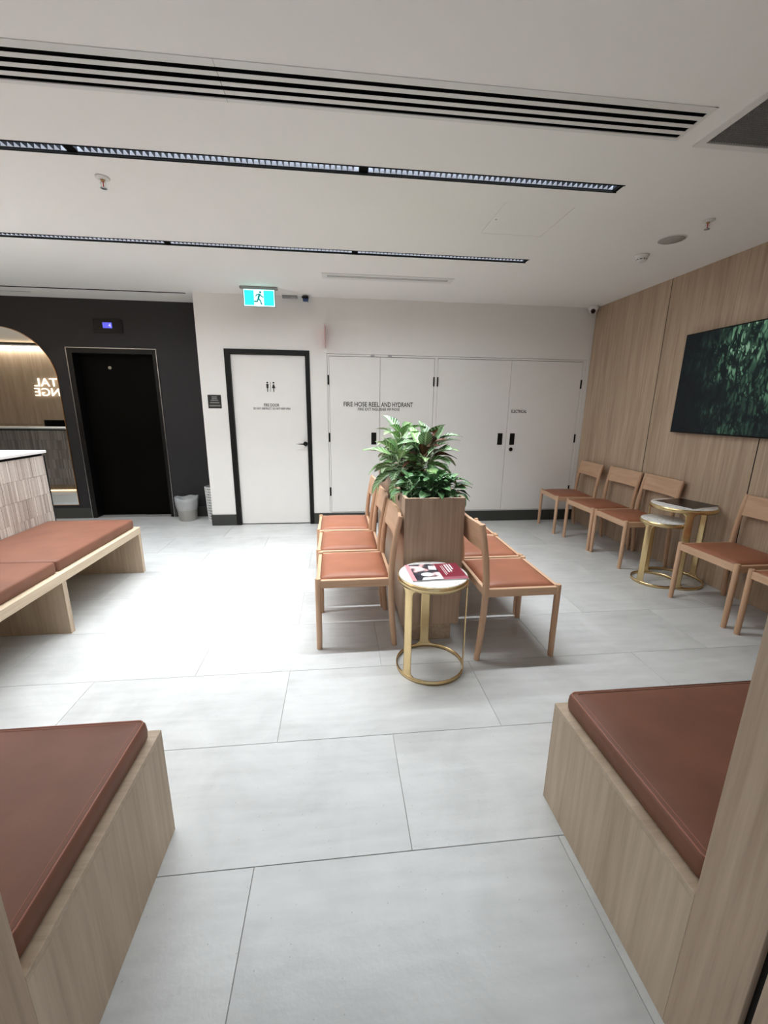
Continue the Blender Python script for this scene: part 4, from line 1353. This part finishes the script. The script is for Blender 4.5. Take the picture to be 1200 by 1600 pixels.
# ---- exit sign
ex = thing('exit_sign', 'lit green running-man exit sign hanging from the ceiling', 'sign', (-0.790, 4.80, H))
MB().box(-0.195, 0.185, -0.030, 0.030, -0.022, 0.0, 0.006, 2).build('mount', 'grey_plastic', ex)
MB().box(-0.165, 0.160, -0.011, 0.011, -0.190, -0.020, 0.003, 1).build('housing', 'silver', ex)
MB().box(-0.157, 0.152, -0.0135, -0.010, -0.183, -0.027).build('lit_panel', 'exit_white', ex)
pn = MB()
pn.box(-0.150, -0.056, -0.0150, -0.0130, -0.176, -0.036).build('door_block', 'exit_cyan', ex)
MB().box(0.044, 0.144, -0.0150, -0.0130, -0.176, -0.036).build('door_block', 'exit_cyan', ex)
fg = MB()
def limb(pts, r=0.0055):
    fg.tube([(a, -0.0145, z) for a, z in pts], r, 6)
fg.tube([(0.010, -0.0150, -0.052), (0.010, -0.0135, -0.052)], 0.011, 14)
limb([(0.004, -0.068), (-0.012, -0.108)], 0.010)
limb([(0.004, -0.068), (0.022, -0.090), (0.042, -0.098)])
limb([(0.000, -0.070), (-0.026, -0.076), (-0.038, -0.092)])
limb([(-0.012, -0.108), (0.008, -0.134), (0.020, -0.168)], 0.007)
limb([(-0.012, -0.108), (-0.022, -0.138), (-0.054, -0.140)], 0.007)
fg.build('running_figure', 'exit_dark', ex)

# ---- small devices at the top of the back wall
bx_ = thing('sensor_box', 'small grey box fixed where back wall meets ceiling, beside exit sign', 'sensor', (-0.512, YB, H))
MB().box(-0.082, 0.082, -0.040, 0.0, -0.028, 0.0, 0.003, 1).build('housing', 'grey_plastic', bx_)
MB().box(0.010, 0.062, -0.044, -0.038, -0.034, -0.020, 0.002, 1).build('lens', 'silver', bx_)
dv = thing('motion_sensor', 'small black and blue sensor on a bracket at the ceiling edge', 'sensor', (-0.337, YB, H))
MB().tube([(-0.045, -0.02, -0.012), (-0.018, -0.03, -0.014)], 0.008, 8).box(-0.014, 0.014, -0.03, 0.0, -0.016, 0.0).build('bracket', 'black', dv)
MB().box(-0.034, 0.030, -0.085, -0.020, -0.034, -0.012, 0.005, 2).build('hood', 'black', dv)
MB().box(-0.031, 0.027, -0.083, -0.022, -0.062, -0.034, 0.006, 2).build('lens', 'blue', dv)

# ---- black braille plate and projecting red sign
pt = thing('wall_plaque', 'small black plaque with pale lettering on the white wall by the restroom door', 'plaque', (-1.413, YB, 1.480))
MB().box(-0.074, 0.074, -0.004, 0.0, -0.075, 0.075, 0.001, 1).build('plate', 'print', pt)
ln = MB()
for z, w in ((0.052, 0.030), (0.033, 0.030), (0.014, 0.042), (-0.012, 0.052), (-0.041, 0.062), (-0.050, 0.062)):
    hgt = 0.005 if z > -0.03 else 0.003
    ln.box(-w, w, -0.0048, -0.0038, z - hgt, z + hgt)
ln.build('lettering_lines', 'print_grey', pt)
rs = thing('projecting_sign', 'thin red and white fire sign projecting edge-on above the cupboards', 'sign', (-0.140, YB, 2.205))
MB().box(-0.003, 0.003, -0.185, 0.0, -0.12, 0.12).build('plate', 'white_plastic', rs)
MB().box(0.003, 0.0042, -0.182, -0.004, -0.117, 0.117).box(-0.0042, -0.003, -0.182, -0.004, -0.117, 0.117).build('red_face', 'red', rs)
MB().box(-0.012, 0.012, -0.002, 0.0, -0.12, 0.12).build('flange', 'white_plastic', rs)

# ================================================================== BINS
bn = thing('waste_bin', 'round steel waste bin with a clear plastic liner by the lift', 'bin', (-1.952, 5.425, 0))
MB().lathe([(0.0, 0.002), (0.104, 0.0), (0.107, 0.006), (0.130, 0.262), (0.131, 0.266), (0.127, 0.266), (0.103, 0.010), (0.0, 0.010)], 40).build('body', 'bin', bn)
vs, fs = [], []
n = 64
prof = [(0.1135, 0.130), (0.121, 0.150), (0.131, 0.205), (0.135, 0.262), (0.138, 0.292), (0.134, 0.300), (0.120, 0.262), (0.112, 0.15)]
for i, (r_, z_) in enumerate(prof):
    for k in range(n):
        an = 2 * math.pi * k / n
        wv = 0.0028 * math.sin(9 * an + i) + 0.0022 * math.sin(17 * an + 2 * i) if i in (2, 3, 4, 5) else 0.001 * math.sin(21 * an)
        zz = z_ + (0.010 * math.sin(2 * an + 0.7) + 0.006 * math.sin(5 * an) if i in (4, 5) else 0) + (0.004 * math.sin(7 * an) if i == 0 else 0)
        vs.append(((r_ + wv + 0.002) * math.cos(an), (r_ + wv + 0.002) * math.sin(an), zz))
for i in range(len(prof) - 1):
    for k in range(n):
        fs.append((i * n + k, i * n + (k + 1) % n, (i + 1) * n + (k + 1) % n, (i + 1) * n + k))
MB().add(vs, fs, True).build('liner', 'liner', bn)
bs = thing('basket', 'tall white woven basket half hidden behind the white wall corner', 'basket', (-1.600, 5.425, 0))
MB().lathe([(0.0, 0.0), (0.092, 0.0), (0.108, 0.435), (0.104, 0.435), (0.089, 0.01), (0.0, 0.01)], 28).build('body', 'basket_dark', bs)
gd = MB()
for k in range(13):
    z = 0.006 + k * 0.0352
    rr = 0.0925 + 0.016 * z / 0.435
    gd.lathe([(rr - 0.001, z - 0.010), (rr + 0.003, z - 0.008), (rr + 0.003, z + 0.008), (rr - 0.001, z + 0.010)], 28)
for k in range(20):
    an = 2 * math.pi * k / 20
    dx, dy = math.cos(an), math.sin(an)
    gd.tube([(0.0935 * dx, 0.0935 * dy, 0.0), (0.1095 * dx, 0.1095 * dy, 0.437)], 0.0052, 6)
gd.build('weave', 'basket', bs)
